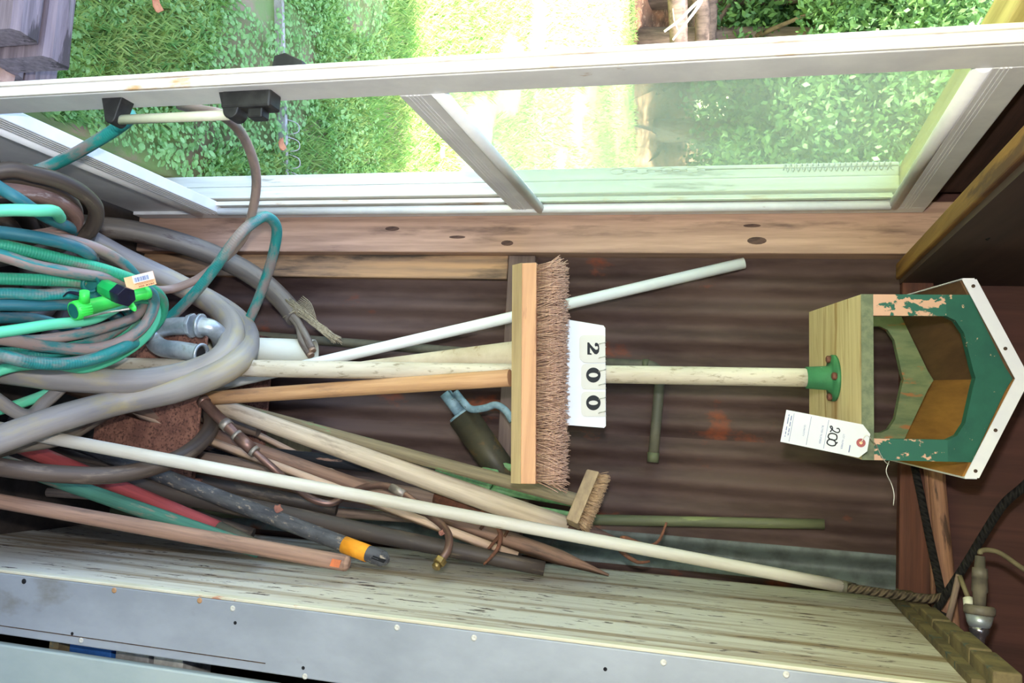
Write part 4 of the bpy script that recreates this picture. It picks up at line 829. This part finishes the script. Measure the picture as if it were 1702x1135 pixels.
one('wood_lath', MB().tube([to_floor(PY(375, 695, 1.97), PY(580, 800, 1.99)), PY(375, 695, 1.97), PY(588, 803, 1.99)], .0085, 4, .5), m_lath, 'thin pale pink wood lath crossing behind the handles', 'lath')
# pitchfork: thick grey handle
p, r_ = pole((385, 682, 1.81), (945, 879, 1.88), 22, 39)
r_ = [max(rad(20, p[0]), x) for x in r_]
fe = [PY(942, 877, 1.88), PY(985, 891, 1.885), PY(1032, 905, 1.89)]
pr = [('handle', MB().tube(p, r_, 18), m_h_grey), ('ferrule', MB().tube(fe, [rad(39, fe[0]), rad(33, fe[0]), rad(15, fe[0])], 16), m_ferr)]
for pts in ([(1030, 903, 1.885), (1036, 894, 1.875), (1052, 899, 1.87), (1078, 907, 1.865), (1096, 897, 1.865), (1108, 868, 1.87)],
            [(1028, 906, 1.89), (1050, 914, 1.89), (1076, 918, 1.895), (1092, 914, 1.90), (1096, 906, 1.905)],
            [(1026, 908, 1.89), (1040, 922, 1.885), (1060, 934, 1.88), (1080, 933, 1.875)]):
    q_ = spline([PY(*c) for c in pts], 5); pr.append(('tine', MB().tube(q_, [.0065, .0025], 10), m_iron))
thing('pitchfork', 'fork with a thick grey-beige wooden handle, brown ferrule and curved rusty tines', 'fork', pr)
# scrub brush with green handle
p, r_ = pole((395, 680, 1.88), (962, 832, 1.825), 21, 23)
hdir = (p[-1]-p[0]).normalized()
la_, lb_ = PY(988, 786, 1.845), PY(952, 872, 1.80); cen = (la_+lb_)/2; lax = (lb_-la_)/2; nrm_ = V((0, -1, 0)); nrm_ = (nrm_-lax.normalized()*nrm_.dot(lax.normalized())).normalized(); upb = lax.cross(nrm_).normalized()
if upb.dot(hdir) < 0: upb = -upb
bw = nrm_*.024
blk = MB().hexa([cen-lax-bw*.7-upb*.012, cen+lax-bw*.7-upb*.012, cen+lax*.96+bw*.7-upb*.016, cen-lax*.96+bw*.7-upb*.016, cen-lax-bw+upb*.014, cen+lax-bw+upb*.014, cen+lax+bw+upb*.012, cen-lax+bw+upb*.012])
bm_ = MB()
for k in range(700):
    u_, v_ = random.uniform(-.93, .93), random.uniform(-.85, .85); b0 = cen+lax*u_+bw*v_+upb*.012; dv_ = (upb+lax.normalized()*u_*.35*random.uniform(.5, 1.3)+nrm_*v_*.4+V((random.uniform(-.15, .15), random.uniform(-.15, .15), random.uniform(-.15, .15)))).normalized()
    bm_.tube([b0, b0+dv_*random.uniform(.018, .026)], [.0008, .0005], 3)
thing('scrub_brush', 'small worn scrub brush with a long faded green handle', 'brush', [('handle', MB().tube(p, r_, 14), m_h_green), ('block', blk, m_brushwood, {'bevel': .003}), ('bristles', bm_, m_bristle2, {'kind': 'stuff'})])
# copper tube with fittings
cp = [PY(336, 664, 1.72), PY(352, 682, 1.715), PY(372, 702, 1.71), PY(396, 726, 1.71), PY(420, 748, 1.71), PY(452, 776, 1.72), PY(486, 806, 1.75), PY(520, 830, 1.78), PY(552, 836, 1.80), PY(580, 820, 1.805), PY(615, 808, 1.80), PY(650, 810, 1.795), PY(684, 830, 1.785), PY(708, 852, 1.775), PY(734, 872, 1.755), PY(746, 892, 1.73), PY(744, 914, 1.70), PY(734, 930, 1.685)]
c_ = spline(cp, 6); rr = []
for i in range(len(c_)): rr.append(.0125 if i < 14 else (.0125-.0042*min(1, (i-14)/12)))
pr = [('tube', MB().tube(c_, rr, 12), m_copper)]
def on(i, j, r_, mt_, nm): return (nm, MB().tube([c_[i], c_[j]], r_, 14), mt_)
pr += [on(0, 2, .0145, m_copper, 'socket'), on(12, 14, .0145, m_solder, 'solder_ring'), on(18, 24, .0135, m_copper, 'coupling'), on(24, 25, .0135, m_solder, 'solder_ring'), on(17, 18, .0135, m_solder, 'solder_ring'), on(66, 70, .0095, m_solder, 'crimp_band')]
e0, e1 = PY(735, 928, 1.687), PY(722, 946, 1.67); ed_ = e1-e0
pr += [('brass_nut', MB().lathe(e0, ed_, [(0, .0095), (.002, .0135), (.013, .0135), (.015, .010)], 6), m_brass, {'bevel': .0008}), ('brass_tip', MB().lathe(e0+ed_*.55, ed_, [(0, .0095), (.008, .0095), (.011, .006)], 14), m_brass)]
thing('copper_tube', 'bent tarnished copper tube with soldered joints and a brass nut', 'tube', pr)
# long white pole with rope tied to its tip
p, r_ = pole((75, 726, 1.47), (1398, 974, 1.93), 22, 21)
tip = p[-1]; td = (p[-1]-p[0]).normalized()
thing('long_pole', 'long cream-white enamelled pole crossing the whole heap of tools', 'pole', [('shaft', MB().tube(p, r_, 16), m_longpole), ('grey_tip', MB().tube([tip-td*.002, tip+td*.03], [r_[-1], r_[-1]*.85], 14), m_pipeg)])
one('tied_rope', MB().tube(spline([PY(1408, 976, 1.925), PY(1450, 983, 1.925), PY(1500, 990, 1.93), PY(1545, 995, 1.93), PY(1566, 993, 1.93)], 8), rad(15, tip), 10), m_rope, 'grey-brown twisted rope running up from the long pole tip', 'rope')
# handles in the lower right corner of the heap
p, r_ = pole((250, 783, 1.66), (645, 932, 1.63), 25, 27); q0 = p[0]; qe = p[-1]; dl = (qe-q0).normalized(); s1, s2_ = PY(572, 905, 1.6355), PY(612, 920, 1.6325)
pr = [('shaft', MB().tube([q0+(qe-dl*.014-q0)*i/12 for i in range(13)], r_[0:13], 14), m_h_mott), ('orange_band', MB().tube([s1, s2_], rad(29, qe), 16), m_tang),
      ('end_cap', MB().lathe(qe-dl*.016, dl, [(0, r_[-1]), (.006, r_[-1]*.95), (.013, r_[-1]*.7), (.017, r_[-1]*.3)], 14), m_h_mott), ('hang_slot', MB().obox(qe-dl*.016-V((0, r_[-1]*.88, -.001)), dl*.014, V((0, .002, 0)), V((.003, 0, -.002))), m_hole)]
thing('banded_handle', 'mottled grey tool handle with a bright orange band near its end', 'handle', pr)
p, r_ = pole((150, 790, 1.60), (362, 879, 1.63), 26, 27); e = PY(432, 910, 1.64)
thing('red_pole', 'faded red painted tool handle with a bare grey end', 'handle', [('shaft', MB().tube(p, r_, 14), m_h_red), ('grey_end', MB().tube([p[-1], e], [r_[-1]*.98, r_[-1]*.8], 14), m_pipeg)])
stick('green_pole', (30, 776, 1.53), (430, 915, 1.60), 24, 25, m_h_teal, 'teal green painted tool handle behind the brown one', 'handle')
p, r_ = pole((0, 833, 1.42), (574, 936, 1.56), 24, 27); d_ = (p[-1]-p[0]).normalized()
thing('wooden_pole', 'plain reddish brown wooden handle with an orange painted tip, nearest the cabinet', 'handle', [('shaft', MB().tube(p, r_, 14), m_h_brown), ('rounded_end', MB().lathe(p[-1]-d_*.0005, d_, [(0, r_[-1]), (.005, r_[-1]*.92), (.009, r_[-1]*.6)], 14), m_h_brown), ('orange_patch', MB().obox(p[-1]-d_*.012-V((0, r_[-1]*.97, 0)), d_*.009, V((0, .0015, 0)), V((.007, 0, -.002))), m_orangetip)])
stick('dark_tube', (520, 866, 1.74), (905, 945, 1.83), 42, 24, m_dktube, 'thick dark brown tube lying against the cabinet side', 'tube', seg=18)
one('wood_stick', MB().tube([to_floor(PY(740, 880, 1.83), PY(860, 925, 1.85)), PY(740, 880, 1.83), PY(860, 925, 1.85)], .0105, 4, .55), m_lath, 'pale square cut stick end beside the rusty hook', 'stick')
a, b = to_floor(PY(835, 894, 1.90), PY(1012, 956, 1.945)), PY(1012, 956, 1.945)
one('wooden_stake', MB().tube([a, PY(835, 894, 1.90), PY(930, 926, 1.925), b], [.02, .02, .017, .003], 4, .4, fdir=(0, 1, 0)), m_h_brown, 'brown flat wooden stake with a sharp tapering tip', 'stake')
pr = [('hook', MB().tube(spline([PY(824, 866, 1.78), PY(832, 888, 1.77), PY(828, 910, 1.765), PY(816, 926, 1.76), PY(804, 938, 1.765)], 6), [.006, .0025], 8), m_iron), ('hook', MB().tube(spline([PY(832, 890, 1.775), PY(822, 900, 1.78), PY(812, 912, 1.785)], 5), [.005, .003], 8), m_iron)]
thing('rusty_hook', 'small rusty double hook below the long pole', 'hook', pr)
for a_, b_, w_, mt_, lab in (((330, 800, 1.78), (560, 845, 1.86), 22, m_dktube, 'dark grey tube between the mottled handle and long pole'), ((420, 842, 1.9), (700, 862, 1.97), 16, m_h_brown2, 'grey-brown handle low behind the olive pole'), ((330, 690, 1.93), (430, 716, 1.95), 20, m_h_brown2, 'stub of grey-brown handle next to the bin rim'), ((200, 820, 1.72), (420, 890, 1.80), 24, m_dktube, 'dark tube deep behind the red handle')):
    stick('tool_shaft', a_, b_, w_, w_, mt_, lab, 'handle')

# ================================================================== PUSH BROOM
YB = 1.67
PL, PR = PY(868, 437, YB), PY(866, 804, YB); bx = (PR-PL); L_ = bx.length; bx.normalize(); bz = V((0, 0, 1)); bz = (bz-bx*bz.dot(bx)).normalized(); by = bz.cross(bx)
h1_ = rad(48, PL); h2_ = rad(46, PL)
def sec(y_, z_): return PL + by*y_ + bz*z_
main = MB().prism([sec(0, 0), sec(0, h1_), sec(.06, h1_), sec(.06, -h2_*.9), sec(.018, -h2_*.9)][::-1], bx*L_)
low = MB().prism([sec(-.0012, -.0005), sec(.0165, -h2_*.9), sec(.0185, -h2_*.9), sec(.001, 0)][::-1], bx*L_)
br = MB()
for k in range(1900):
    u_ = random.random(); v_ = random.random(); b0 = PL+bx*L_*(.01+.98*u_)+by*(.004+.052*v_)+bz*(h1_-.002)
    tuft = round(u_*38)/38-u_
    d0 = (bz+bx*((u_-.5)*.22+random.uniform(-.32, .32))+by*((v_-.5)*.5+random.uniform(-.12, .12))).normalized()
    d1 = (d0+bx*random.uniform(-.4, .4)+by*random.uniform(-.2, .2)).normalized(); ln = random.uniform(.050, .062)
    br.tube([b0, b0+d0*ln*.55, b0+d0*ln*.55+d1*ln*.45], [.0013, .0012, .0008], 3)
hp0 = PY(848, 628, YB+.035); hp1 = PY(340, 662, 1.775); hz_ = to_floor(hp1, hp0, FLOOR+.02)
thing('push_broom', 'wide push broom standing bristles up with an orange-tan handle', 'broom', [('block', main, m_blockwood, {'bevel': .002}), ('chamfer_face', low, m_blockpale, {'label': 'paler lower face of the block'}), ('bristles', br, m_bristle, {'kind': 'stuff'}),
      ('handle', MB().tube([hz_+(hp0-hz_)*i/10 for i in range(11)], [rad(21, hp1)+(rad(29, hp0)-rad(21, hp1))*i/10 for i in range(11)], 16), m_h_orange)])

# ================================================================== NUMBER CARD
yb0, yt0 = 1.738, 1.752
cA, cB, cC, cD = PY(937, 530, yb0), PY(940, 705, yb0), PY(1007, 711, yt0), PY(1006, 543, yt0)
ub = (cB-cA); vb = (cD-cA)
# card plane extended a little down behind the bristles
def cf(px, py, c=0):                     # place a picture point on the card plane
    n_ = ub.cross(vb).normalized(); n_ = n_ if n_.y < 0 else -n_
    d = ray(px, py); t = (cA-C0).dot(n_)/d.dot(n_); return C0+d*t+n_*c
nC = ub.cross(vb).normalized(); nC = nC if nC.y < 0 else -nC
def slab(pts, c0, c1):
    a = [cf(x, y, c0) for x, y in pts]; return MB().prism(a, nC*(c1-c0))
pr = [('backing', slab([(893, 521), (937, 530), (1003, 541), (1006, 545), (1007, 708), (1004, 711), (940, 706), (893, 703)], -.003, 0), m_white)]
def rrect(x0, y0, x1, y1, r=7):
    o = []
    for cx, cy, s in ((x0+r, y0+r, 180), (x1-1, y0+1, 270), (x1-1, y1-1, 0), (x0+r, y1-r, 90)):
        rr_ = r if cx < x0+r+.5 else 1
        for k in range(4): a = math.radians(s+30*k); o.append((cx+rr_*math.cos(a), cy+rr_*math.sin(a)))
    return o
TWO = [(0.02, .0), (.98, .0), (1.0, .36), (.90, .36), (.86, .22), (.42, .22), (.72, .42), (.94, .60), (.96, .80), (.78, .96), (.50, 1.0), (.22, .96), (.05, .82), (.06, .66), (.22, .60), (.36, .68), (.30, .82), (.44, .90), (.58, .84), (.60, .70), (.46, .52), (.20, .28), (.02, .14)]
from mathutils.geometry import tessellate_polygon
def inkpoly(f2, outlines, h):           # flat ink shape with holes given as outlines of (x, y)
    pts = [[V((x, y, 0)) for x, y in o] for o in outlines]; tri = tessellate_polygon(pts); fl_ = [p_ for o in outlines for p_ in o]
    mb = MB(); mb.v = [f2(x, y, h) for x, y in fl_]
    for t_ in tri: mb.face(t_)
    nb = len(mb.v); mb.v += [f2(x, y, h-.0002) for x, y in fl_]
    for t_ in tri: mb.face([nb+i for i in t_][::-1])
    return mb
cardtop = .0022
for k, (y0, y1, tp) in enumerate(((559, 603, .006), (605, 647, .0035), (651, 692, .0035))):
    dig = [(975, 995), (973, 997), (973, 997)][k]
    subs = []
    dy0, dy1 = (569, 590) if k == 0 else ((611, 636) if k == 1 else (657, 682))
    mp = lambda u, v, h, dy0=dy0, dy1=dy1, dig=dig: cf(dig[0]+v*(dig[1]-dig[0])+1.2, dy0+u*(dy1-dy0), h)
    top_ = .0022+.0004*k if k else .0042
    if k == 0: ink = inkpoly(mp, [TWO], top_+.0003)
    else:
        ou = [(.5+.5*math.cos(t*2*math.pi/28), .5+.5*math.sin(t*2*math.pi/28)) for t in range(28)]; iu = [(.5+.15*math.cos(t*2*math.pi/20), .5+.32*math.sin(t*2*math.pi/20)) for t in range(20)]
        ink = inkpoly(mp, [ou, iu], top_+.0003)
    if k == 0: pr.append(('number_leaf', slab(rrect(963, y0-2, 1004, y1-3), .0002, .002), m_leafcard, {}))
    pr.append(('number_leaf', slab(rrect(966, y0, 1006, y1), .0022 if k == 0 else .0002, top_), m_leafcard, {'subs': [('digit', ink, m_ink, {})]}))
for py in (569, 592, 614, 637, 660, 683):
    a = cf(1001, py, .005)
    ringp = [cf(1001+6*math.cos(t*.524), py+8*(t/12), .0035+.006*math.sin(t*.524)) for t in range(13)]
    pr.append(('wire_ring', MB().tube(ringp, .0009, 6), m_wire))
thing('number_card', 'white flip card reading 200 standing behind the broom bristles', 'sign', pr)

# ================================================================== BIRDHOUSE
sc = 1.645/1.75
X0, Yf, zf, wb_, hpk, he, ha, db = -.135*sc, 1.645, 1.5+.213*sc, .313*sc, .022*sc, .198*sc, .273*sc, .39*sc
a_, b_, yw = .173, .029, .058
ex = V((math.cos(b_)*math.cos(yw), math.sin(yw), math.sin(b_))).normalized(); ez = V((-math.sin(b_), math.sin(a_), math.cos(a_))); ey = ez.cross(ex).normalized(); ez = ex.cross(ey).normalized()
O = V((X0, Yf, zf))
def B(x, y, z_): return O+ex*x+ey*y+ez*z_
def bbox(x0, x1, y0, y1, z0, z1): return MB().hexa([B(x0, y0, z0), B(x1, y0, z0), B(x1, y1, z0), B(x0, y1, z0), B(x0, y0, z1), B(x1, y0, z1), B(x1, y1, z1), B(x0, y1, z1)])
W2 = wb_/2
pr = [('base', bbox(-W2, W2, .001, db, 0, hpk), m_bhwood, {'bevel': .001, 'subs': [('front_edge', bbox(-W2, W2, -.001, .0012, 0, hpk), m_bhedge, {})]})]
def gable(y0, y1, mt_, mt2, name, ins):
    """gabled frame with a house-shaped opening, from five outer and seven inner points"""
    out = [(-W2, hpk), (W2, hpk), (W2, he), (0, ha), (-W2, he)]
    iw, ib, ie, ia = W2-ins, hpk+.002, he-.028, ha-.062
    cut = .04
    inn = [(-iw, ib), (iw, ib), (iw, ie-.012), (iw-.008, ie+.004), (iw-.03, ie+.018), (.014, ia-.004), (0, ia), (-.014, ia-.004), (-iw+.03, ie+.018), (-iw+.008, ie+.004), (-iw, ie-.012)]
    lo_ = [(-W2, hpk), (-iw, hpk), (-iw, ie-.012), (-W2, ie-.012)]
    parts = []
    for sgn in (-1, 1):
        poly = [(sgn*W2, hpk), (sgn*iw, hpk), (sgn*iw, ie-.012), (sgn*W2, ie-.012)]
        if sgn > 0: poly = poly[::-1]
        parts.append(('side_post', MB().prism([B(x, y0, z_) for x, z_ in poly][::-1], ey*(y1-y0)), mt2 if sgn < 0 else (m_bhflake2 if mt2 is m_bhflake else mt_), {}))
    # gable head in strips between inner and outer outline
    hd_ = MB(); I = [(iw, ie-.012), (iw-.008, ie+.004), (iw-.03, ie+.018), (.014, ia-.004), (0, ia), (-.014, ia-.004), (-iw+.03, ie+.018), (-iw+.008, ie+.004), (-iw, ie-.012)]
    Oo = [(W2, ie-.012), (W2, ie+.004), (W2, he), (.02, ha-.012), (0, ha), (-.02, ha-.012), (-W2, he), (-W2, ie+.004), (-W2, ie-.012)]
    for i in range(8):
        q4 = [I[i], Oo[i], Oo[i+1], I[i+1]]
        hd_.prism([B(x, y0, z_) for x, z_ in q4][::-1], ey*(y1-y0))
    parts.append(('gable_head', hd_, mt_, {}))
    return parts
pr += gable(0, .016, m_bhgreen, m_bhflake, 'front', .038)
pr += gable(db-.018, db-.002, m_bhback, m_bhback, 'back', .032)
# roof boards and white flashing
th_ = .012
slope = V((0, 0, 0))
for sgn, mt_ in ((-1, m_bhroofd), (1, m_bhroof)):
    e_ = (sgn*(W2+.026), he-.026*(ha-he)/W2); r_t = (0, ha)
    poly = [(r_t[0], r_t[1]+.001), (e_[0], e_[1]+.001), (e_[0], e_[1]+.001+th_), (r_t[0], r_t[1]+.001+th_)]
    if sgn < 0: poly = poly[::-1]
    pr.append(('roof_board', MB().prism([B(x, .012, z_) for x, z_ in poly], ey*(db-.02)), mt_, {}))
    poly = [(r_t[0], r_t[1]+.002+th_), (e_[0], e_[1]+.002+th_), (e_[0], e_[1]+.004+th_), (r_t[0], r_t[1]+.004+th_)]
    if sgn < 0: poly = poly[::-1]
    pr.append(('roof_sheet', MB().prism([B(x, -.012, z_) for x, z_ in poly], ey*(db+.012)), m_metalwhite, {}))
    subs = []
    for f_ in ((.30, .93) if sgn < 0 else (.52, .93)):
        cx = r_t[0]+(e_[0]-r_t[0])*f_; cz = r_t[1]+(e_[1]-r_t[1])*f_
        subs.append(('screw', MB().lathe(B(cx, -.0135, cz+.007), -ey, [(0, .0032), (.0015, .0032)], 10), m_rivet, {}))
    hgt_ = .019
    poly = [(r_t[0], r_t[1]-.010+.008), (e_[0], e_[1]-.010+.004), (e_[0], e_[1]+hgt_), (r_t[0], r_t[1]+hgt_+.004)]
    if sgn < 0: poly = poly[::-1]
    pr.append(('flashing_trim', MB().prism([B(x, -.0135, z_) for x, z_ in poly], ey*.0015), m_metalwhite, {'subs': subs}))
for sgn in (-1, 1):
    e_ = (sgn*(W2+.026), he-.026*(ha-he)/W2); x0_, x1_ = sorted((e_[0], e_[0]+sgn*.002))
    pr.append(('eave_trim', bbox(x0_, x1_, -.012, db, e_[1]-.004, e_[1]+th_+.004), m_metalwhite, {}))
# flange, bolts, pole
fc = B(.001, db*.46, 0)
pr.append(('pipe_flange', MB().lathe(fc, -ez, [(0, .046), (.006, .046), (.009, .030), (.013, .024), (.055, .0215), (.055, .017)], 28), m_flange))
for k in range(4):
    a = math.radians(45+90*k+40); pr.append(('bolt', MB().lathe(fc+(ex*math.cos(a)+ey*math.sin(a))*.037-ez*.0065, -ez, [(0, .0075), (.007, .0075), (.009, .005)], 6), m_bolt))
pb = PY(180, 608, 1.685); pt_ = fc-ez*.03; pb2 = to_floor(pb, pt_, FLOOR+.005)
pr.append(('pole', MB().tube([pb2+(pt_-pb2)*i/20 for i in range(21)], [rad(28, pb)*1.0+(.0185-rad(28, pb))*i/20 for i in range(21)], 18), m_creampole))
thing('birdhouse_feeder', 'open green birdhouse feeder with white metal roof trim on a cream pole', 'birdhouse', pr)

# ================================================================== LOT TAG
def text_mesh(body, size):
    cu = bpy.data.curves.new('txt', 'FONT'); cu.body = body; cu.size = size; cu.align_x = 'CENTER'; cu.align_y = 'CENTER'; cu.fill_mode = 'FRONT'
    ob = bpy.data.objects.new('txt', cu); S.collection.objects.link(ob); dg = bpy.context.evaluated_depsgraph_get(); dg.update()
    me = bpy.data.meshes.new_from_object(ob.evaluated_get(dg)); mb = MB()
    vs = [V(v_.co) for v_ in me.vertices]; fs = [tuple(p_.vertices) for p_ in me.polygons]
    bpy.data.objects.remove(ob); bpy.data.curves.remove(cu); bpy.data.meshes.remove(me); return vs, fs
YT = 1.625
tA, tB, tD = PY(1307, 681, YT), PY(1297, 734, YT), PY(1438, 693, YT-.012)   # top-left (picture), bottom-left, right
uT = (tB-tA); wT = uT.length; uT.normalize(); vT = (tD-tA); vT = (vT-uT*vT.dot(uT)); hT = rad(133, tA)*2; vT.normalize(); nT = uT.cross(vT); nT = nT if nT.y < 0 else -nT
def tf(x, y, h=0): return tA+uT*(x*wT)+vT*(y*hT)+nT*h     # x across the tag 0..1, y up the tag 0..1
def tslab(pts, h0, h1): return MB().prism([tf(x, y, h0) for x, y in pts][::-1] if uT.cross(vT).dot(nT) < 0 else [tf(x, y, h0) for x, y in pts], nT*(h1-h0))
pr = [('card', tslab([(0, 0), (1, 0), (1, .92), (.76, 1.0), (.24, 1.0), (0, .9)], 0, .0006), m_paper)]
def ttext(body, x, y, size, mt_, nm):
    vs, fs = text_mesh(body, 1); k_ = size*wT/(max(v_.x for v_ in vs)-min(v_.x for v_ in vs)); vs = [v_*k_ for v_ in vs]; mb = MB(); mb.v = [tf(x, y, .0009)+uT*v_.x+vT*v_.y for v_ in vs]
    for f_ in fs: mb.face(f_ if uT.cross(vT).dot(nT) > 0 else f_[::-1])
    pr.append((nm, mb, mt_, {}))
ttext('LOT NUMBER', .62, .71, .45, m_blueink, 'printed_words'); ttext('BUYER NUMBER', .54, .455, .56, m_blueink, 'printed_words'); ttext('QUANTITY', .52, .25, .35, m_blueink, 'printed_words')
def ink_line(pts, w_, nm, mt_): pr.append((nm, MB().tube([tf(x, y, .0008) for x, y in pts], w_, 5, caps=(True, True)), mt_, {}))
for y in (.10, .305, .51): ink_line([(.06, y), (.94, y)], .00035, 'printed_line', m_blueink)
for y, xs in ((.075, ((.15, .3), (.34, .48), (.54, .66), (.69, .76))), (.042, ((.12, .18), (.21, .42), (.5, .62), (.66, .74), (.78, .82)))):
    for x0, x1 in xs: ink_line([(x0, y), (x1, y)], .0007, 'small_print', m_blueink)
ink_line([(.68, .80), (.90, .80)], .0008, 'small_print', m_blueink)
hw = lambda pts: [tf(x, y-.06, .001) for x, y in pts]
for nm, pts in (('written_digit', [(.27, .675), (.26, .70), (.33, .715), (.385, .695), (.37, .66), (.31, .62), (.25, .60), (.23, .615), (.29, .63), (.38, .615), (.41, .612)]),
                ('written_digit', [(.54, .70), (.46, .685), (.44, .64), (.48, .605), (.58, .60), (.63, .64), (.61, .69), (.54, .70)]),
                ('written_digit', [(.74, .70), (.66, .685), (.62, .64), (.66, .605), (.76, .60), (.81, .645), (.78, .69), (.72, .70), (.67, .715)])):
    pr.append((nm, MB().tube(spline(hw(pts), 5), .0011, 6), m_ink, {}))
ey_ = tf(.55, .915, .0006)
pr.append(('eyelet', MB().lathe(ey_, nT, [(0, .0075), (.0008, .0075)], 22), m_eyelet, {'subs': [('eyelet_hole', MB().lathe(ey_+nT*.0008, nT, [(0, .0026), (.0004, .0026)], 14), m_tagorange, {})]}))
pr.append(('string', MB().tube(spline([ey_+nT*.001, PY(1440, 723, YT-.015), PY(1450, 732, YT-.012), PY(1458, 743, Yf-.008), PY(1464, 756, Yf-.004), PY(1472, 768, Yf-.002), PY(1478, 772, Yf)], 5), .0008, 5), m_wire, {}))
pr.append(('string', MB().tube(spline([PY(1478, 766, Yf+.02), PY(1473, 784, Yf+.02), PY(1482, 805, Yf+.02), PY(1486, 822, Yf+.02), PY(1485, 840, Yf+.02)], 5), .0009, 5), m_wire, {}))
thing('lot_tag', 'white paper lot tag with handwritten 200 wired to the birdhouse', 'tag', pr)

# ================================================================== TOP RIGHT: ropes, branch, plug
one('peeled_branch', MB().tube(spline([PY(1553, 740, 2.05), PY(1560, 830, 2.04), PY(1568, 920, 2.02), PY(1577, 1010, 1.99), PY(1583, 1090, 1.97)], 5), [rad(27, PY(1560, 830, 2.04)), rad(30, PY(1577, 1000, 1.97))], 14), m_pinkpole, 'peeled pinkish branch lying along the wall onto the cabinet', 'branch')
one('wall_batten', MB().tube([PY(1537, 760, 2.06), PY(1548, 880, 2.05), PY(1552, 1010, 2.03)], rad(14, PY(1548, 880, 2.05)), 8, .6), m_pinkpole, 'thin wood strip beside the peeled branch', 'strip')
one('black_rope', MB().tube(spline([PY(1520, 775, 2.03), PY(1532, 830, 2.0), PY(1544, 890, 1.985), PY(1556, 945, 1.965), PY(1566, 990, 1.945)], 6), rad(13, PY(1544, 890, 1.985)), 10), m_ropeb, 'black rope hanging beside the peeled branch', 'rope', 'black ropes over the cabinet')
one('black_rope', MB().tube(spline([PY(1740, 770, 1.86), PY(1702, 808, 1.87), PY(1668, 838, 1.88), PY(1634, 890, 1.90), PY(1606, 936, 1.91), PY(1580, 976, 1.92), PY(1566, 998, 1.925), PY(1556, 1016, 1.93), PY(1572, 1026, 1.93)], 6), [rad(15, PY(1660, 850, 1.9))]*1+[rad(13, PY(1660, 850, 1.9))], 10), m_ropeb, 'black rope slanting up to the right above the cabinet', 'rope', 'black ropes over the cabinet')
a, b = PY(1629, 924, 1.74), PY(1627, 1082, 1.72); ax_ = (b-a).normalized(); U = (b-a).length/158
cord = [a-ax_*.004, PY(1630, 916, 1.74), PY(1642, 914, 1.745), PY(1664, 920, 1.75), PY(1702, 946, 1.76), PY(1760, 980, 1.77)]
pr = [('strain_relief', MB().lathe(a, ax_, [(0, 8*U), (20*U, 9*U), (20*U, 12*U), (37*U, 13*U), (37*U, 12.4*U), (60*U, 13*U), (62*U, 11*U), (85*U, 10*U)], 18), m_plug),
      ('flange', MB().lathe(a+ax_*83*U, ax_, [(0, 22*U), (4*U, 25*U), (12*U, 25*U), (16*U, 23*U)], 24), m_plug),
      ('bell', MB().lathe(a+ax_*99*U, ax_, [(0, 22*U), (14*U, 19*U), (20*U, 16*U)], 24), m_zinc),
      ('chrome_neck', MB().lathe(a+ax_*118*U, ax_, [(0, 16*U), (8*U, 16*U), (14*U, 13*U), (18*U, 10*U), (38*U, 9*U)], 20), m_chrome),
      ('cord', MB().tube(spline(cord, 6), 4.5*U, 8), m_cord)]
thing('cable_plug', 'grey plug with flared chrome fitting and cord above the cabinet', 'plug', pr)
thing('cord_end', 'short khaki cord with a cream cap beside the plug', 'cord', [('cord', MB().tube([PY(1595, 957, 1.80), PY(1604, 980, 1.79), PY(1611, 998, 1.78)], .0045, 8), m_cord), ('cap', MB().lathe(PY(1609, 994, 1.78), PY(1612, 1012, 1.77)-PY(1609, 994, 1.78), [(0, .009), (.018, .010)], 12), m_pvcold)])
one('thin_stick', MB().tube([PY(1594, 955, 1.86), PY(1584, 1000, 1.86), PY(1574, 1040, 1.85)], .006, 8), m_h_brown2, 'thin grey-brown stick between the rope knot and plug', 'stick')
